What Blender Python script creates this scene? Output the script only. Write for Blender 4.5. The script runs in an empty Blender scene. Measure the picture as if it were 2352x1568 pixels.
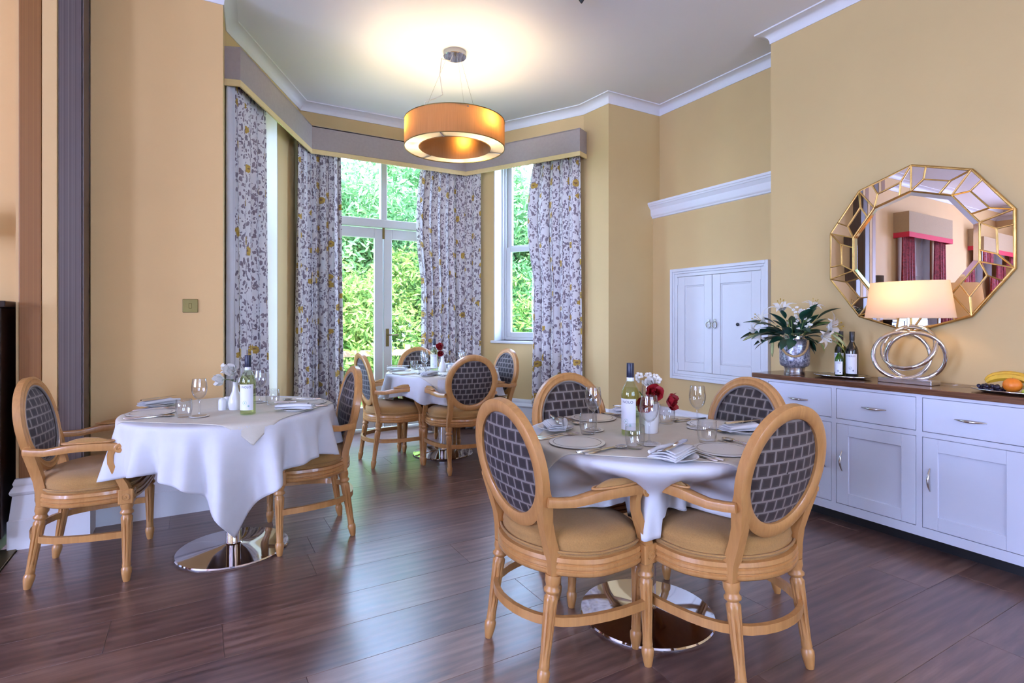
import bpy, bmesh, math, random
from mathutils import Vector, Matrix
R = math.radians
sin, cos, pi = math.sin, math.cos, math.pi
scene = bpy.context.scene
col = scene.collection
random.seed(7)

# ------------------------------------------------------------------ camera
camd = bpy.data.cameras.new('camera'); cam = bpy.data.objects.new('camera', camd); col.objects.link(cam)
camd.sensor_width = 36; camd.lens = 36 * 1249 / 2352; camd.shift_y = -50 / 2352; camd.clip_start = .02
cam.location = (0, 0, 1.23); cam.rotation_euler = (R(90), 0, R(-29.9))
scene.camera = cam
# ------------------------------------------------------------------ world, sun, exposure
world = bpy.data.worlds.new('sky'); scene.world = world; world.use_nodes = True
wn = world.node_tree.nodes; wl = world.node_tree.links
bg = wn['Background']
sky = wn.new('ShaderNodeTexSky'); sky.sky_type = 'HOSEK_WILKIE'; sky.turbidity = 3.0; sky.ground_albedo = .3
sky.sun_direction = Vector((-.45, -.55, .75)).normalized()
mixw = wn.new('ShaderNodeMix'); mixw.data_type = 'RGBA'; mixw.inputs[0].default_value = .8
wl.new(sky.outputs[0], mixw.inputs[6]); mixw.inputs[7].default_value = (.44, .60, 1.0, 1)
wl.new(mixw.outputs[2], bg.inputs[0]); bg.inputs[1].default_value = 25.0
sund = bpy.data.lights.new('sun', 'SUN'); sund.energy = 24; sund.angle = R(1.5); sund.color = (1, .95, .84)
suno = bpy.data.objects.new('sun', sund); col.objects.link(suno)
suno.rotation_euler = Vector((.45, .55, -.75)).to_track_quat('-Z', 'Y').to_euler()
def area(name, loc, sx, sy, direction, energy, color):
    d = bpy.data.lights.new(name, 'AREA'); d.shape = 'RECTANGLE'; d.size = sx; d.size_y = sy
    d.energy = energy; d.color = color
    o = bpy.data.objects.new(name, d); col.objects.link(o); o.location = loc
    o.rotation_euler = Vector(direction).to_track_quat('-Z', 'Y').to_euler()
    return o
FILL_DAY = (.46, .54, 1.0)
# added fill lights imitating daylight, in unseen window openings behind and beside the camera
area('fill_back_a', (2.2, -3.98, 1.9), 1.3, 2.1, (0, 1, 0), 22, FILL_DAY)
area('fill_back_b', (-.2, -3.98, 1.9), 1.3, 2.1, (0, 1, 0), 22, FILL_DAY)
area('fill_left_a', (-6.98, 1.6, 1.9), 1.3, 2.1, (1, 0, 0), 270, FILL_DAY)
area('fill_left_b', (-6.98, -1.4, 1.9), 1.3, 2.1, (1, 0, 0), 270, FILL_DAY)
for nm, loc, sx, sy, dr in (('portal_door', (1.785, 6.08, 1.6), 1.4, 3.1, (0, -1, 0)),
                            ('portal_right', (3.172, 5.076, 2.06), .85, 2.15, (-.88, -.475, 0)),
                            ('portal_left', (.296, 4.96, 1.69), .75, 2.9, (.88, -.475, 0))):
    p_ = area(nm, loc, sx, sy, dr, 1, (1, 1, 1)); p_.data.cycles.is_portal = True
vs = scene.view_settings
vs.view_transform = 'Standard'; vs.look = 'None'; vs.gamma = 1; vs.use_curve_mapping = False; vs.exposure = 0.06
cy = scene.cycles
cy.max_bounces = 7; cy.diffuse_bounces = 3; cy.glossy_bounces = 4; cy.transmission_bounces = 4; cy.transparent_max_bounces = 24
cy.caustics_reflective = False; cy.caustics_refractive = False; cy.sample_clamp_indirect = 4.0; cy.blur_glossy = 1.0
cy.use_denoising = True; cy.use_adaptive_sampling = True; cy.adaptive_threshold = .1; cy.adaptive_min_samples = 16

# ------------------------------------------------------------------ materials
MATS = {}
def nmat(name):
    m = bpy.data.materials.new(name); m.use_nodes = True; MATS[name] = m
    nt = m.node_tree
    return m, nt, nt.nodes['Principled BSDF']
def N(nt, typ, **kw):
    n = nt.nodes.new(typ)
    for k, v in kw.items():
        if hasattr(n, k): setattr(n, k, v)
    return n
def L(nt, a, b): nt.links.new(a, b)
def c4(c): return (c[0], c[1], c[2], 1)
def ramp(nt, fac, stops, interp='LINEAR'):
    r = nt.nodes.new('ShaderNodeValToRGB'); r.color_ramp.interpolation = interp
    e = r.color_ramp.elements
    while len(e) < len(stops): e.new(.5)
    for i, (p, c) in enumerate(stops): e[i].position = p; e[i].color = c4(c)
    L(nt, fac, r.inputs[0]); return r
def mixc(nt, fac, a, b, blend='MIX'):
    m = nt.nodes.new('ShaderNodeMix'); m.data_type = 'RGBA'; m.blend_type = blend
    for s, x in ((0, fac), (6, a), (7, b)):
        if hasattr(x, 'is_linked') or hasattr(x, 'links'): L(nt, x, m.inputs[s])
        elif isinstance(x, (int, float)): m.inputs[s].default_value = x
        else: m.inputs[s].default_value = c4(x)
    return m.outputs[2]
def math_(nt, op, a, b=None, c=None):
    m = nt.nodes.new('ShaderNodeMath'); m.operation = op
    for i, x in enumerate((a, b, c)):
        if x is None: continue
        if hasattr(x, 'links'): L(nt, x, m.inputs[i])
        else: m.inputs[i].default_value = x
    return m.outputs[0]
def mapping(nt, src, scale=(1, 1, 1), loc=(0, 0, 0), rot=(0, 0, 0)):
    m = nt.nodes.new('ShaderNodeMapping'); L(nt, src, m.inputs[0])
    m.inputs[1].default_value = loc; m.inputs[2].default_value = rot; m.inputs[3].default_value = scale
    return m.outputs[0]
def noise(nt, vec, scale, detail=4, rough=.55, dist=0):
    n = nt.nodes.new('ShaderNodeTexNoise'); n.inputs['Scale'].default_value = scale
    n.inputs['Detail'].default_value = detail; n.inputs['Roughness'].default_value = rough
    n.inputs['Distortion'].default_value = dist
    if vec is not None: L(nt, vec, n.inputs['Vector'])
    return n.outputs[0]
def bump(nt, b, height, strength=.2, dist=.01):
    n = nt.nodes.new('ShaderNodeBump'); n.inputs['Strength'].default_value = strength; n.inputs['Distance'].default_value = dist
    L(nt, height, n.inputs['Height']); L(nt, n.outputs[0], b.inputs['Normal'])
def objc(nt): return nt.nodes.new('ShaderNodeTexCoord').outputs['Object']
def posn(nt): return nt.nodes.new('ShaderNodeNewGeometry').outputs['Position']
def uvc(nt): return nt.nodes.new('ShaderNodeTexCoord').outputs['UV']

def plain(name, c, rough=.5, metal=0, var=.0, vscale=8, bmp=0, bscale=60, coat=0, spec=None, sheen=0):
    m, nt, b = nmat(name)
    b.inputs['Base Color'].default_value = c4(c); b.inputs['Roughness'].default_value = rough; b.inputs['Metallic'].default_value = metal
    if coat: b.inputs['Coat Weight'].default_value = coat; b.inputs['Coat Roughness'].default_value = .15
    if spec is not None: b.inputs['Specular IOR Level'].default_value = spec
    if sheen: b.inputs['Sheen Weight'].default_value = sheen
    v = objc(nt)
    if var:
        n = noise(nt, v, vscale)
        r = ramp(nt, n, [(.25, [x * (1 - var) for x in c]), (.75, [min(1, x * (1 + var)) for x in c])])
        L(nt, r.outputs[0], b.inputs['Base Color'])
    if bmp: bump(nt, b, noise(nt, v, bscale, 3), bmp, .004)
    return m
def glassy(name, tint=(1, 1, 1), refl=(1, 1, 1), gain=1.0, base=.04, edge=1.0):
    m, nt, b = nmat(name); nt.nodes.remove(b)
    out = nt.nodes['Material Output']
    t = nt.nodes.new('ShaderNodeBsdfTransparent')
    lw0 = nt.nodes.new('ShaderNodeLayerWeight'); lw0.inputs[0].default_value = .5
    L(nt, mixc(nt, math_(nt, 'POWER', lw0.outputs['Facing'], 3.0), tint, [x * edge for x in tint]), t.inputs[0])
    g = nt.nodes.new('ShaderNodeBsdfGlossy'); g.inputs[0].default_value = c4(refl); g.inputs['Roughness'].default_value = .02
    lw = nt.nodes.new('ShaderNodeLayerWeight'); lw.inputs[0].default_value = .5
    f = math_(nt, 'POWER', lw.outputs['Facing'], 4.0)
    f = math_(nt, 'MULTIPLY_ADD', f, .55 * gain, base); 
    mx = nt.nodes.new('ShaderNodeMixShader'); L(nt, f, mx.inputs[0]); L(nt, t.outputs[0], mx.inputs[1]); L(nt, g.outputs[0], mx.inputs[2])
    L(nt, mx.outputs[0], out.inputs[0]); return m
def shade_mat(name, c, trans, thr=.0):
    m, nt, b = nmat(name); nt.nodes.remove(b); out = nt.nodes['Material Output']
    d = nt.nodes.new('ShaderNodeBsdfDiffuse'); t = nt.nodes.new('ShaderNodeBsdfTranslucent')
    uvx = uvc(nt)
    n = noise(nt, mapping(nt, uvx, (90, 1.2, 1)), 4, 3)
    dcol = mixc(nt, n, [x * (1 - thr) for x in c], c)
    L(nt, dcol, d.inputs[0])
    tcol = mixc(nt, n, [x * (1 - thr) for x in trans], trans); L(nt, tcol, t.inputs[0])
    mx = nt.nodes.new('ShaderNodeMixShader'); mx.inputs[0].default_value = .5
    L(nt, d.outputs[0], mx.inputs[1]); L(nt, t.outputs[0], mx.inputs[2]); L(nt, mx.outputs[0], out.inputs[0]); return m
def emis(name, c, s):
    m, nt, b = nmat(name); b.inputs['Base Color'].default_value = c4(c)
    b.inputs['Emission Color'].default_value = c4(c); b.inputs['Emission Strength'].default_value = s; return m
def wood(name, dark, light, scale=6, rough=.35, axis=0, coat=0, stretch=12):
    m, nt, b = nmat(name)
    sc = [1.0] * 3; sc = [stretch if i != axis else 1.0 for i in range(3)]
    v = mapping(nt, objc(nt), sc)
    n = noise(nt, v, scale, 5, .6, .6)
    r = ramp(nt, n, [(.3, dark), (.7, light)]); L(nt, r.outputs[0], b.inputs['Base Color'])
    b.inputs['Roughness'].default_value = rough
    if coat: b.inputs['Coat Weight'].default_value = coat
    bump(nt, b, n, .05, .002); return m

WALLC = (.645, .455, .205)
plain('wall', WALLC, .75, var=.04, vscale=1.6, bmp=.06, bscale=90)
plain('wall_warm', (.74, .47, .20), .7, var=.05, vscale=1.2, bmp=.08, bscale=70)
plain('ceiling', (.88, .87, .88), .8, var=.01, vscale=2)
plain('white_paint', (.72, .72, .73), .35, var=.02, vscale=5)
plain('white_trim', (.82, .81, .82), .45, var=.015, vscale=5)
plain('cabinet_paint', (.68, .69, .78), .38, var=.02, vscale=3)
plain('pelmet', (.38, .32, .29), .9, var=.05, vscale=40, bmp=.1, bscale=300)
plain('pelmet_trim', (.80, .60, .28), .8, var=.04, vscale=30)
plain('pelmet_beige', (.45, .31, .17), .9, var=.05, vscale=40)
plain('pelmet_red', (.62, .03, .06), .8)
plain('chrome', (.82, .82, .84), .06, 1)
plain('steel', (.62, .60, .58), .18, 1)
plain('silver', (.68, .66, .64), .22, 1, bmp=.1, bscale=120)
plain('brass', (.17, .125, .045), .42, 1, var=.1)
plain('gold', (.62, .38, .12), .38, 1, var=.2, vscale=30)
plain('mirror', (.93, .93, .94), .005, 1)
plain('mirror_edge', (.90, .90, .95), .05, 1)
plain('black', (.012, .012, .014), .4)
plain('dark_wood', (.02, .008, .006), .35, var=.3)
plain('linen', (.66, .65, .67), .85, var=.03, vscale=20, bmp=.08, bscale=500)
plain('topper', (.68, .62, .51), .85, var=.03, vscale=20, bmp=.12, bscale=220)
plain('napkin', (.68, .67, .68), .85, var=.03, bmp=.15, bscale=400)
plain('china', (.86, .85, .84), .15, coat=.5)
plain('mat_cream', (.80, .77, .70), .3, coat=.3)
plain('mat_line', (.10, .085, .07), .5)
plain('seat_fabric', (.38, .195, .055), .9, var=.14, vscale=240, bmp=.3, bscale=700, sheen=.15)
plain('navy', (.008, .012, .04), .35)
plain('paper', (.82, .82, .86), .6)
plain('ink', (.015, .02, .05), .6)
plain('ink_green', (.25, .5, .42), .6)
plain('leaf_dark', (.012, .06, .035), .38, var=.35, vscale=14)
plain('leaf_light', (.12, .20, .05), .4, var=.3, vscale=14)
plain('petal_white', (.84, .80, .72), .6, var=.05)
plain('petal_red', (.30, .008, .014), .5, var=.25, vscale=30)
plain('petal_green', (.42, .44, .18), .5, var=.2, vscale=40)
plain('stamen', (.5, .3, .03), .7)
plain('rope', (.42, .26, .11), .9, var=.2, vscale=120)
plain('banana', (.72, .42, .03), .5, var=.15, vscale=20)
plain('orange', (.80, .20, .01), .45, bmp=.2, bscale=200)
plain('grape_black', (.012, .008, .03), .3, var=.3)
plain('grape_green', (.38, .42, .05), .3, var=.15)
plain('carpet', (.16, .06, .04), 1, var=.6, vscale=60, bmp=.5, bscale=300)
plain('grass', (.12, .26, .04), .9, var=.4, vscale=6, bmp=.4, bscale=40)
plain('stone', (.45, .42, .38), .9, var=.2, vscale=8)
plain('timber', (.36, .20, .13), .8, var=.3, vscale=8)
plain('bark', (.10, .07, .045), .9, var=.3)
plain('plastic_cord', (.75, .70, .60), .5)
wood('beech', (.44, .20, .060), (.55, .27, .088), 4, .34, 2, .2, 14)
wood('worktop_wood', (.085, .03, .014), (.20, .085, .04), 5, .22, 1, .35, 14)
glassy('window_glass', (.97, .985, .98), base=.03, gain=.6)
glassy('glass', (.96, .965, .97), base=.075, gain=1.4, edge=.78)
glassy('bottle_green', (.88, .95, .84), (1, 1, 1), base=.06)
glassy('bottle_olive', (.22, .24, .03), base=.06)
glassy('bottle_small', (.22, .45, .06), base=.06)
plain('bottle_dark', (.006, .006, .004), .06, coat=.6)
glassy('wine', (.90, .92, .70), base=.02, gain=.3)
shade_mat('pendant_shade', (.50, .33, .18), (.30, .125, .022), .35)
shade_mat('lamp_shade', (.80, .70, .58), (.62, .44, .27), .0)
shade_mat('diffuser', (.86, .84, .78), (.80, .72, .55), .0)
shade_mat('brown_shade', (.22, .16, .11), (.2, .12, .06), .1)
emis('bulb', (1, .72, .38), 12)

def floor_mat():
    m, nt, b = nmat('floor_planks')
    info = nt.nodes.new('ShaderNodeObjectInfo')
    p = posn(nt)
    off = nt.nodes.new('ShaderNodeCombineXYZ')
    L(nt, math_(nt, 'MULTIPLY', info.outputs['Random'], 37.0), off.inputs[0]); L(nt, math_(nt, 'MULTIPLY', info.outputs['Random'], 11.0), off.inputs[1])
    add = nt.nodes.new('ShaderNodeVectorMath'); L(nt, p, add.inputs[0]); L(nt, off.outputs[0], add.inputs[1])
    v = mapping(nt, add.outputs[0], (.9, 6.5, 1))
    n1 = noise(nt, v, 1.6, 6, .6, 1.6)
    wv = nt.nodes.new('ShaderNodeTexWave'); wv.wave_type = 'RINGS'; wv.rings_direction = 'Z'
    wv.inputs['Scale'].default_value = 1.6; wv.inputs['Distortion'].default_value = 5; wv.inputs['Detail'].default_value = 2; wv.inputs['Detail Scale'].default_value = .7
    L(nt, mapping(nt, add.outputs[0], (.45, 4.2, 1)), wv.inputs['Vector'])
    n2 = noise(nt, mapping(nt, add.outputs[0], (4, 120, 1)), 1.0, 3)
    f = math_(nt, 'ADD', math_(nt, 'MULTIPLY', n1, .72), math_(nt, 'MULTIPLY', wv.outputs[0], .10))
    f = math_(nt, 'ADD', f, math_(nt, 'MULTIPLY', n2, .18))
    r = ramp(nt, f, [(.30, (.068, .032, .024)), (.50, (.15, .078, .060)), (.70, (.25, .15, .118))])
    hv = mixc(nt, info.outputs['Random'], (.80, .76, .80), (1.25, 1.2, 1.12))
    L(nt, mixc(nt, 1.0, r.outputs[0], hv, 'MULTIPLY'), b.inputs['Base Color'])
    rr = math_(nt, 'MULTIPLY_ADD', n1, .14, .25); L(nt, rr, b.inputs['Roughness'])
    b.inputs['Specular IOR Level'].default_value = 1.0
    b.inputs['Coat Weight'].default_value = .48; b.inputs['Coat IOR'].default_value = 1.75; b.inputs['Coat Roughness'].default_value = .27
    bump(nt, b, f, .06, .002)
floor_mat()
def brick_fabric():
    m, nt, b = nmat('back_fabric')
    u = uvc(nt)
    br = nt.nodes.new('ShaderNodeTexBrick'); br.offset = .5; br.inputs['Scale'].default_value = 1
    br.inputs['Brick Width'].default_value = .047; br.inputs['Row Height'].default_value = .044; br.inputs['Mortar Size'].default_value = .0042
    br.inputs['Mortar Smooth'].default_value = .25
    L(nt, u, br.inputs['Vector'])
    br2 = nt.nodes.new('ShaderNodeTexBrick'); br2.offset = .5; br2.inputs['Scale'].default_value = 1
    br2.inputs['Brick Width'].default_value = .047; br2.inputs['Row Height'].default_value = .044; br2.inputs['Mortar Size'].default_value = .0095
    L(nt, u, br2.inputs['Vector'])
    inner = mixc(nt, br2.outputs['Fac'], (.022, .014, .014), (.05, .036, .034))
    wv = noise(nt, mapping(nt, u, (900, 900, 1)), 1, 1)
    c = mixc(nt, br.outputs['Fac'], inner, (.215, .185, .17))
    c = mixc(nt, .35, c, mixc(nt, wv, (.3, .3, .3), (1.5, 1.5, 1.5)), 'MULTIPLY')
    L(nt, c, b.inputs['Base Color']); b.inputs['Roughness'].default_value = .7; b.inputs['Sheen Weight'].default_value = .10
    b.inputs['Sheen Tint'].default_value = (.8, .8, 1, 1)
    bump(nt, b, br.outputs['Fac'], .25, .002)
brick_fabric()
def floral():
    m, nt, b = nmat('floral')
    u = uvc(nt)
    warp = nt.nodes.new('ShaderNodeTexNoise'); warp.inputs['Scale'].default_value = 9; L(nt, u, warp.inputs['Vector'])
    vm = nt.nodes.new('ShaderNodeVectorMath'); vm.operation = 'MULTIPLY_ADD'
    L(nt, warp.outputs['Color'], vm.inputs[0]); vm.inputs[1].default_value = (.05, .05, 0); L(nt, u, vm.inputs[2])
    w = vm.outputs[0]
    def vor(scale, sc=(1, 1, 1), rot=0, feature='F1'):
        v = nt.nodes.new('ShaderNodeTexVoronoi'); v.feature = feature; v.voronoi_dimensions = '2D'; v.inputs['Scale'].default_value = scale
        L(nt, mapping(nt, w, sc, rot=(0, 0, rot)), v.inputs['Vector']); return v
    clus = noise(nt, mapping(nt, u, (1, 1, 1), (3.1, 1.7, 0)), 9, 2)
    fac = None
    for i, (s, sc, rot, th) in enumerate(((40, (1, .38, 1), .6, .27), (40, (1, .38, 1), -.55, .27), (62, (1, .6, 1), .1, .27), (17, (2.6, .22, 1), .14, .12))):
        v = vor(s, sc, rot)
        a = math_(nt, 'LESS_THAN', v.outputs['Distance'], th)
        msk = math_(nt, 'GREATER_THAN', clus, (.46, .52, .45, .42)[i]) if i != 1 else math_(nt, 'LESS_THAN', clus, .50)
        a = math_(nt, 'MULTIPLY', a, msk)
        sep = nt.nodes.new('ShaderNodeSeparateColor'); L(nt, v.outputs['Color'], sep.inputs[0])
        a = math_(nt, 'MULTIPLY', a, math_(nt, 'GREATER_THAN', sep.outputs[0], (.12, .3, .3, .3)[i]))
        fac = a if fac is None else math_(nt, 'MAXIMUM', fac, a)
    tone = noise(nt, u, 14, 2)
    leafc = mixc(nt, tone, (.10, .078, .125), (.36, .29, .30))
    c = mixc(nt, fac, (.74, .70, .69), leafc)
    fl = vor(5.6)
    jag = noise(nt, mapping(nt, u, (1, 1, 1)), 60, 1)
    dj = math_(nt, 'MULTIPLY_ADD', jag, .16, math_(nt, 'SUBTRACT', fl.outputs['Distance'], .08))
    sep = nt.nodes.new('ShaderNodeSeparateColor'); L(nt, fl.outputs['Color'], sep.inputs[0])
    on = math_(nt, 'GREATER_THAN', sep.outputs[0], .38)
    ff = math_(nt, 'MULTIPLY', math_(nt, 'LESS_THAN', dj, .175), on)
    flc = mixc(nt, jag, (.30, .17, .03), (.66, .43, .07))
    c = mixc(nt, ff, c, flc)
    cen = math_(nt, 'MULTIPLY', math_(nt, 'LESS_THAN', dj, .05), on)
    c = mixc(nt, cen, c, (.22, .12, .05))
    L(nt, c, b.inputs['Base Color']); b.inputs['Roughness'].default_value = .85; b.inputs['Sheen Weight'].default_value = .1
floral()
def redcurtain():
    m, nt, b = nmat('red_fabric'); u = uvc(nt)
    n = noise(nt, u, 16, 3, .6, 1.5)
    r = ramp(nt, n, [(.42, (.20, .010, .02)), (.55, (.42, .03, .05))]); L(nt, r.outputs[0], b.inputs['Base Color'])
    b.inputs['Roughness'].default_value = .5
redcurtain()
def striped(name, cols, sc):
    m, nt, b = nmat(name); p = posn(nt)
    sx = nt.nodes.new('ShaderNodeSeparateXYZ'); L(nt, p, sx.inputs[0])
    cb = nt.nodes.new('ShaderNodeCombineXYZ'); L(nt, math_(nt, 'ADD', sx.outputs[0], sx.outputs[1]), cb.inputs[0])
    n = noise(nt, cb.outputs[0], sc, 3, .7)
    r = ramp(nt, n, [(.3, cols[0]), (.5, cols[1]), (.7, cols[2])]); L(nt, r.outputs[0], b.inputs['Base Color'])
    b.inputs['Roughness'].default_value = .5
striped('stripe_grey', [(.055, .036, .033), (.11, .078, .07), (.18, .135, .115)], 120)
striped('stripe_brown', [(.20, .075, .014), (.27, .105, .022), (.33, .14, .03)], 160)
def mercury():
    m, nt, b = nmat('mercury_glass'); v = objc(nt)
    n = noise(nt, v, 60, 6, .8, .3)
    r = ramp(nt, n, [(.38, (.07, .07, .10)), (.5, (.30, .30, .36)), (.62, (.62, .61, .66))]); L(nt, r.outputs[0], b.inputs['Base Color'])
    b.inputs['Metallic'].default_value = .55; b.inputs['Roughness'].default_value = .32
mercury()
def foliage(name, c1, c2):
    m, nt, b = nmat(name); nt.nodes.remove(b); out = nt.nodes['Material Output']
    d = nt.nodes.new('ShaderNodeBsdfDiffuse'); t = nt.nodes.new('ShaderNodeBsdfTranslucent')
    n = noise(nt, posn(nt), 2.3, 3)
    n2 = noise(nt, posn(nt), 24, 2)
    f = math_(nt, 'ADD', math_(nt, 'MULTIPLY', n, .55), math_(nt, 'MULTIPLY', n2, .45))
    c = ramp(nt, f, [(.35, c1), (.62, c2)]).outputs[0]
    L(nt, c, d.inputs[0]); L(nt, c, t.inputs[0])
    mx = nt.nodes.new('ShaderNodeMixShader'); mx.inputs[0].default_value = .38
    L(nt, d.outputs[0], mx.inputs[1]); L(nt, t.outputs[0], mx.inputs[2]); L(nt, mx.outputs[0], out.inputs[0])
foliage('foliage_a', (.045, .13, .025), (.30, .43, .11))
foliage('foliage_b', (.08, .21, .07), (.22, .40, .16))
foliage('foliage_c', (.05, .17, .06), (.16, .34, .12))

# ------------------------------------------------------------------ mesh building
class MB:
    def __init__(s): s.v = []; s.f = []; s.uv = {}
    def add(s, vs_, fs, M=None, uvs=None):
        o = len(s.v)
        for i, p in enumerate(vs_):
            q = Vector(p)
            if M is not None: q = M @ q
            s.v.append(q)
            if uvs: s.uv[o + i] = uvs[i]
        s.f += [tuple(i + o for i in f) for f in fs]
        return s
    def box(s, x0, x1, y0, y1, z0, z1, M=None):
        return s.add([(x0, y0, z0), (x1, y0, z0), (x1, y1, z0), (x0, y1, z0), (x0, y0, z1), (x1, y0, z1), (x1, y1, z1), (x0, y1, z1)],
                     [(0, 3, 2, 1), (4, 5, 6, 7), (0, 1, 5, 4), (1, 2, 6, 5), (2, 3, 7, 6), (3, 0, 4, 7)], M)
    def lathe(s, prof, n=24, M=None, rf=None, cap=True):
        vs_, fs = [], []
        for (r, z) in prof:
            for k in range(n):
                a = 2 * pi * k / n; q = r * (rf(a, z) if rf else 1)
                vs_.append((q * cos(a), q * sin(a), z))
        m = len(prof)
        for i in range(m - 1):
            for k in range(n):
                k2 = (k + 1) % n
                fs.append((i * n + k, i * n + k2, (i + 1) * n + k2, (i + 1) * n + k))
        if cap:
            fs.append(tuple(range(n - 1, -1, -1))); fs.append(tuple((m - 1) * n + k for k in range(n)))
        uvs = [(k / n * 1.0, prof[i][1]) for i in range(m) for k in range(n)]
        return s.add(vs_, fs, M, uvs)
    def tube(s, path, r, n=8, closed=False, M=None, sec=None, up=None):
        P = [Vector(p) for p in path]; m = len(P)
        rr = r if isinstance(r, (list, tuple)) else [r] * m
        vs_, fs = [], []
        u = None
        for i in range(m):
            a = P[(i - 1) % m] if (closed or i > 0) else P[i]; b = P[(i + 1) % m] if (closed or i < m - 1) else P[i]
            t = (b - a).normalized()
            if up is not None: u = (Vector(up) - t * t.dot(Vector(up))).normalized()
            elif u is None:
                h = Vector((0, 0, 1)) if abs(t.z) < .9 else Vector((1, 0, 0)); u = (h - t * t.dot(h)).normalized()
            else: u = (u - t * t.dot(u)).normalized()
            w = t.cross(u)
            pts = sec if sec else [(cos(2 * pi * k / n), sin(2 * pi * k / n)) for k in range(n)]
            for (x, y) in pts: vs_.append(P[i] + (w * x + u * y) * rr[i])
        n = len(sec) if sec else n
        for i in range(m if closed else m - 1):
            j = (i + 1) % m
            for k in range(n):
                k2 = (k + 1) % n; fs.append((i * n + k, i * n + k2, j * n + k2, j * n + k))
        if not closed: fs.append(tuple(range(n - 1, -1, -1))); fs.append(tuple((m - 1) * n + k for k in range(n)))
        return s.add(vs_, fs, M)
    def prism(s, poly, z0, z1, M=None):
        n = len(poly)
        vs_ = [(x, y, z0) for x, y in poly] + [(x, y, z1) for x, y in poly]
        fs = [tuple(range(n - 1, -1, -1)), tuple(range(n, 2 * n))] + [(i, (i + 1) % n, n + (i + 1) % n, n + i) for i in range(n)]
        return s.add(vs_, fs, M)
    def grid(s, nu, nv, fn, closeu=False, M=None, uvfn=None):
        vs_ = []; uvs = []
        for j in range(nv):
            for i in range(nu):
                a, b = i / (nu if closeu else nu - 1), j / (nv - 1)
                vs_.append(fn(a, b)); uvs.append(uvfn(a, b) if uvfn else (a, b))
        fs = []
        for j in range(nv - 1):
            for i in range(nu if closeu else nu - 1):
                i2 = (i + 1) % nu; fs.append((j * nu + i, j * nu + i2, (j + 1) * nu + i2, (j + 1) * nu + i))
        return s.add(vs_, fs, M, uvs)
    def sphere(s, c, r, n=12, m=8, M=None, sc=(1, 1, 1)):
        prof = [(max(1e-4, r * sin(pi * i / m)), -r * cos(pi * i / m)) for i in range(m + 1)]
        T = Matrix.Translation(c) @ Matrix.Diagonal((*sc, 1))
        return s.lathe(prof, n, (M @ T) if M is not None else T, cap=False)
    def mesh(s, name, mat, smooth=None, bevel=0, seg=1):
        me = bpy.data.meshes.new(name); me.from_pydata([tuple(v) for v in s.v], [], s.f)
        if s.uv:
            ul = me.uv_layers.new(name='UVMap'); dat = [0.0] * (2 * len(me.loops))
            li = [0] * len(me.loops); me.loops.foreach_get('vertex_index', li)
            for k, vi in enumerate(li):
                q = s.uv.get(vi, (0, 0)); dat[2 * k] = q[0]; dat[2 * k + 1] = q[1]
            ul.data.foreach_set('uv', dat)
        if bevel:
            bm = bmesh.new(); bm.from_mesh(me)
            es = [e for e in bm.edges if len(e.link_faces) == 2 and e.calc_face_angle(0) > R(35)]
            bmesh.ops.bevel(bm, geom=es, offset=bevel, segments=seg, affect='EDGES', profile=.5, clamp_overlap=True)
            bm.to_mesh(me); bm.free()
        me.materials.append(MATS[mat])
        if smooth is not None:
            me.polygons.foreach_set('use_smooth', [True] * len(me.polygons)); me.set_sharp_from_angle(angle=R(smooth))
        me.update(); return me
    def build(s, name, mat, parent=None, smooth=None, bevel=0, seg=1, loc=None, rot=None, solid=0):
        o = bpy.data.objects.new(name, s.mesh(name, mat, smooth, bevel, seg)); col.objects.link(o)
        if parent is not None: o.parent = parent
        if loc: o.location = loc
        if rot: o.rotation_euler = rot
        if solid:
            md = o.modifiers.new('solid', 'SOLIDIFY'); md.thickness = solid; md.offset = 0
        return o
def obj(name, me, parent=None, loc=None, rot=None):
    o = bpy.data.objects.new(name, me); col.objects.link(o)
    if parent is not None: o.parent = parent
    if loc is not None: o.location = loc
    if rot is not None: o.rotation_euler = rot
    return o
def tag(o, label=None, cat=None, group=None, kind=None):
    if label: o['label'] = label
    if cat: o['category'] = cat
    if group: o['group'] = group
    if kind: o['kind'] = kind
    return o
def thing(name, label, cat, loc=(0, 0, 0), rotz=0, group=None):
    o = bpy.data.objects.new(name, None); col.objects.link(o); o.empty_display_size = .1
    o.location = loc; o.rotation_euler = (0, 0, rotz)
    return tag(o, label, cat, group)
def struct(o, label=None): return tag(o, label, None, None, 'structure')
def sempty(name, label=None, loc=(0, 0, 0), rotz=0):
    o = bpy.data.objects.new(name, None); col.objects.link(o); o.location = loc; o.rotation_euler = (0, 0, rotz)
    return struct(o, label)
def copy_tree(o, parent=None, loc=None, rotz=None, label=None):
    c = o.copy(); col.objects.link(c); c.parent = parent
    if loc is not None: c.location = loc
    if rotz is not None: c.rotation_euler = (0, 0, rotz)
    if label: c['label'] = label
    for ch in list(o.children): copy_tree(ch, c)
    return c
def rn(a, b): return random.uniform(a, b)

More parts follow.
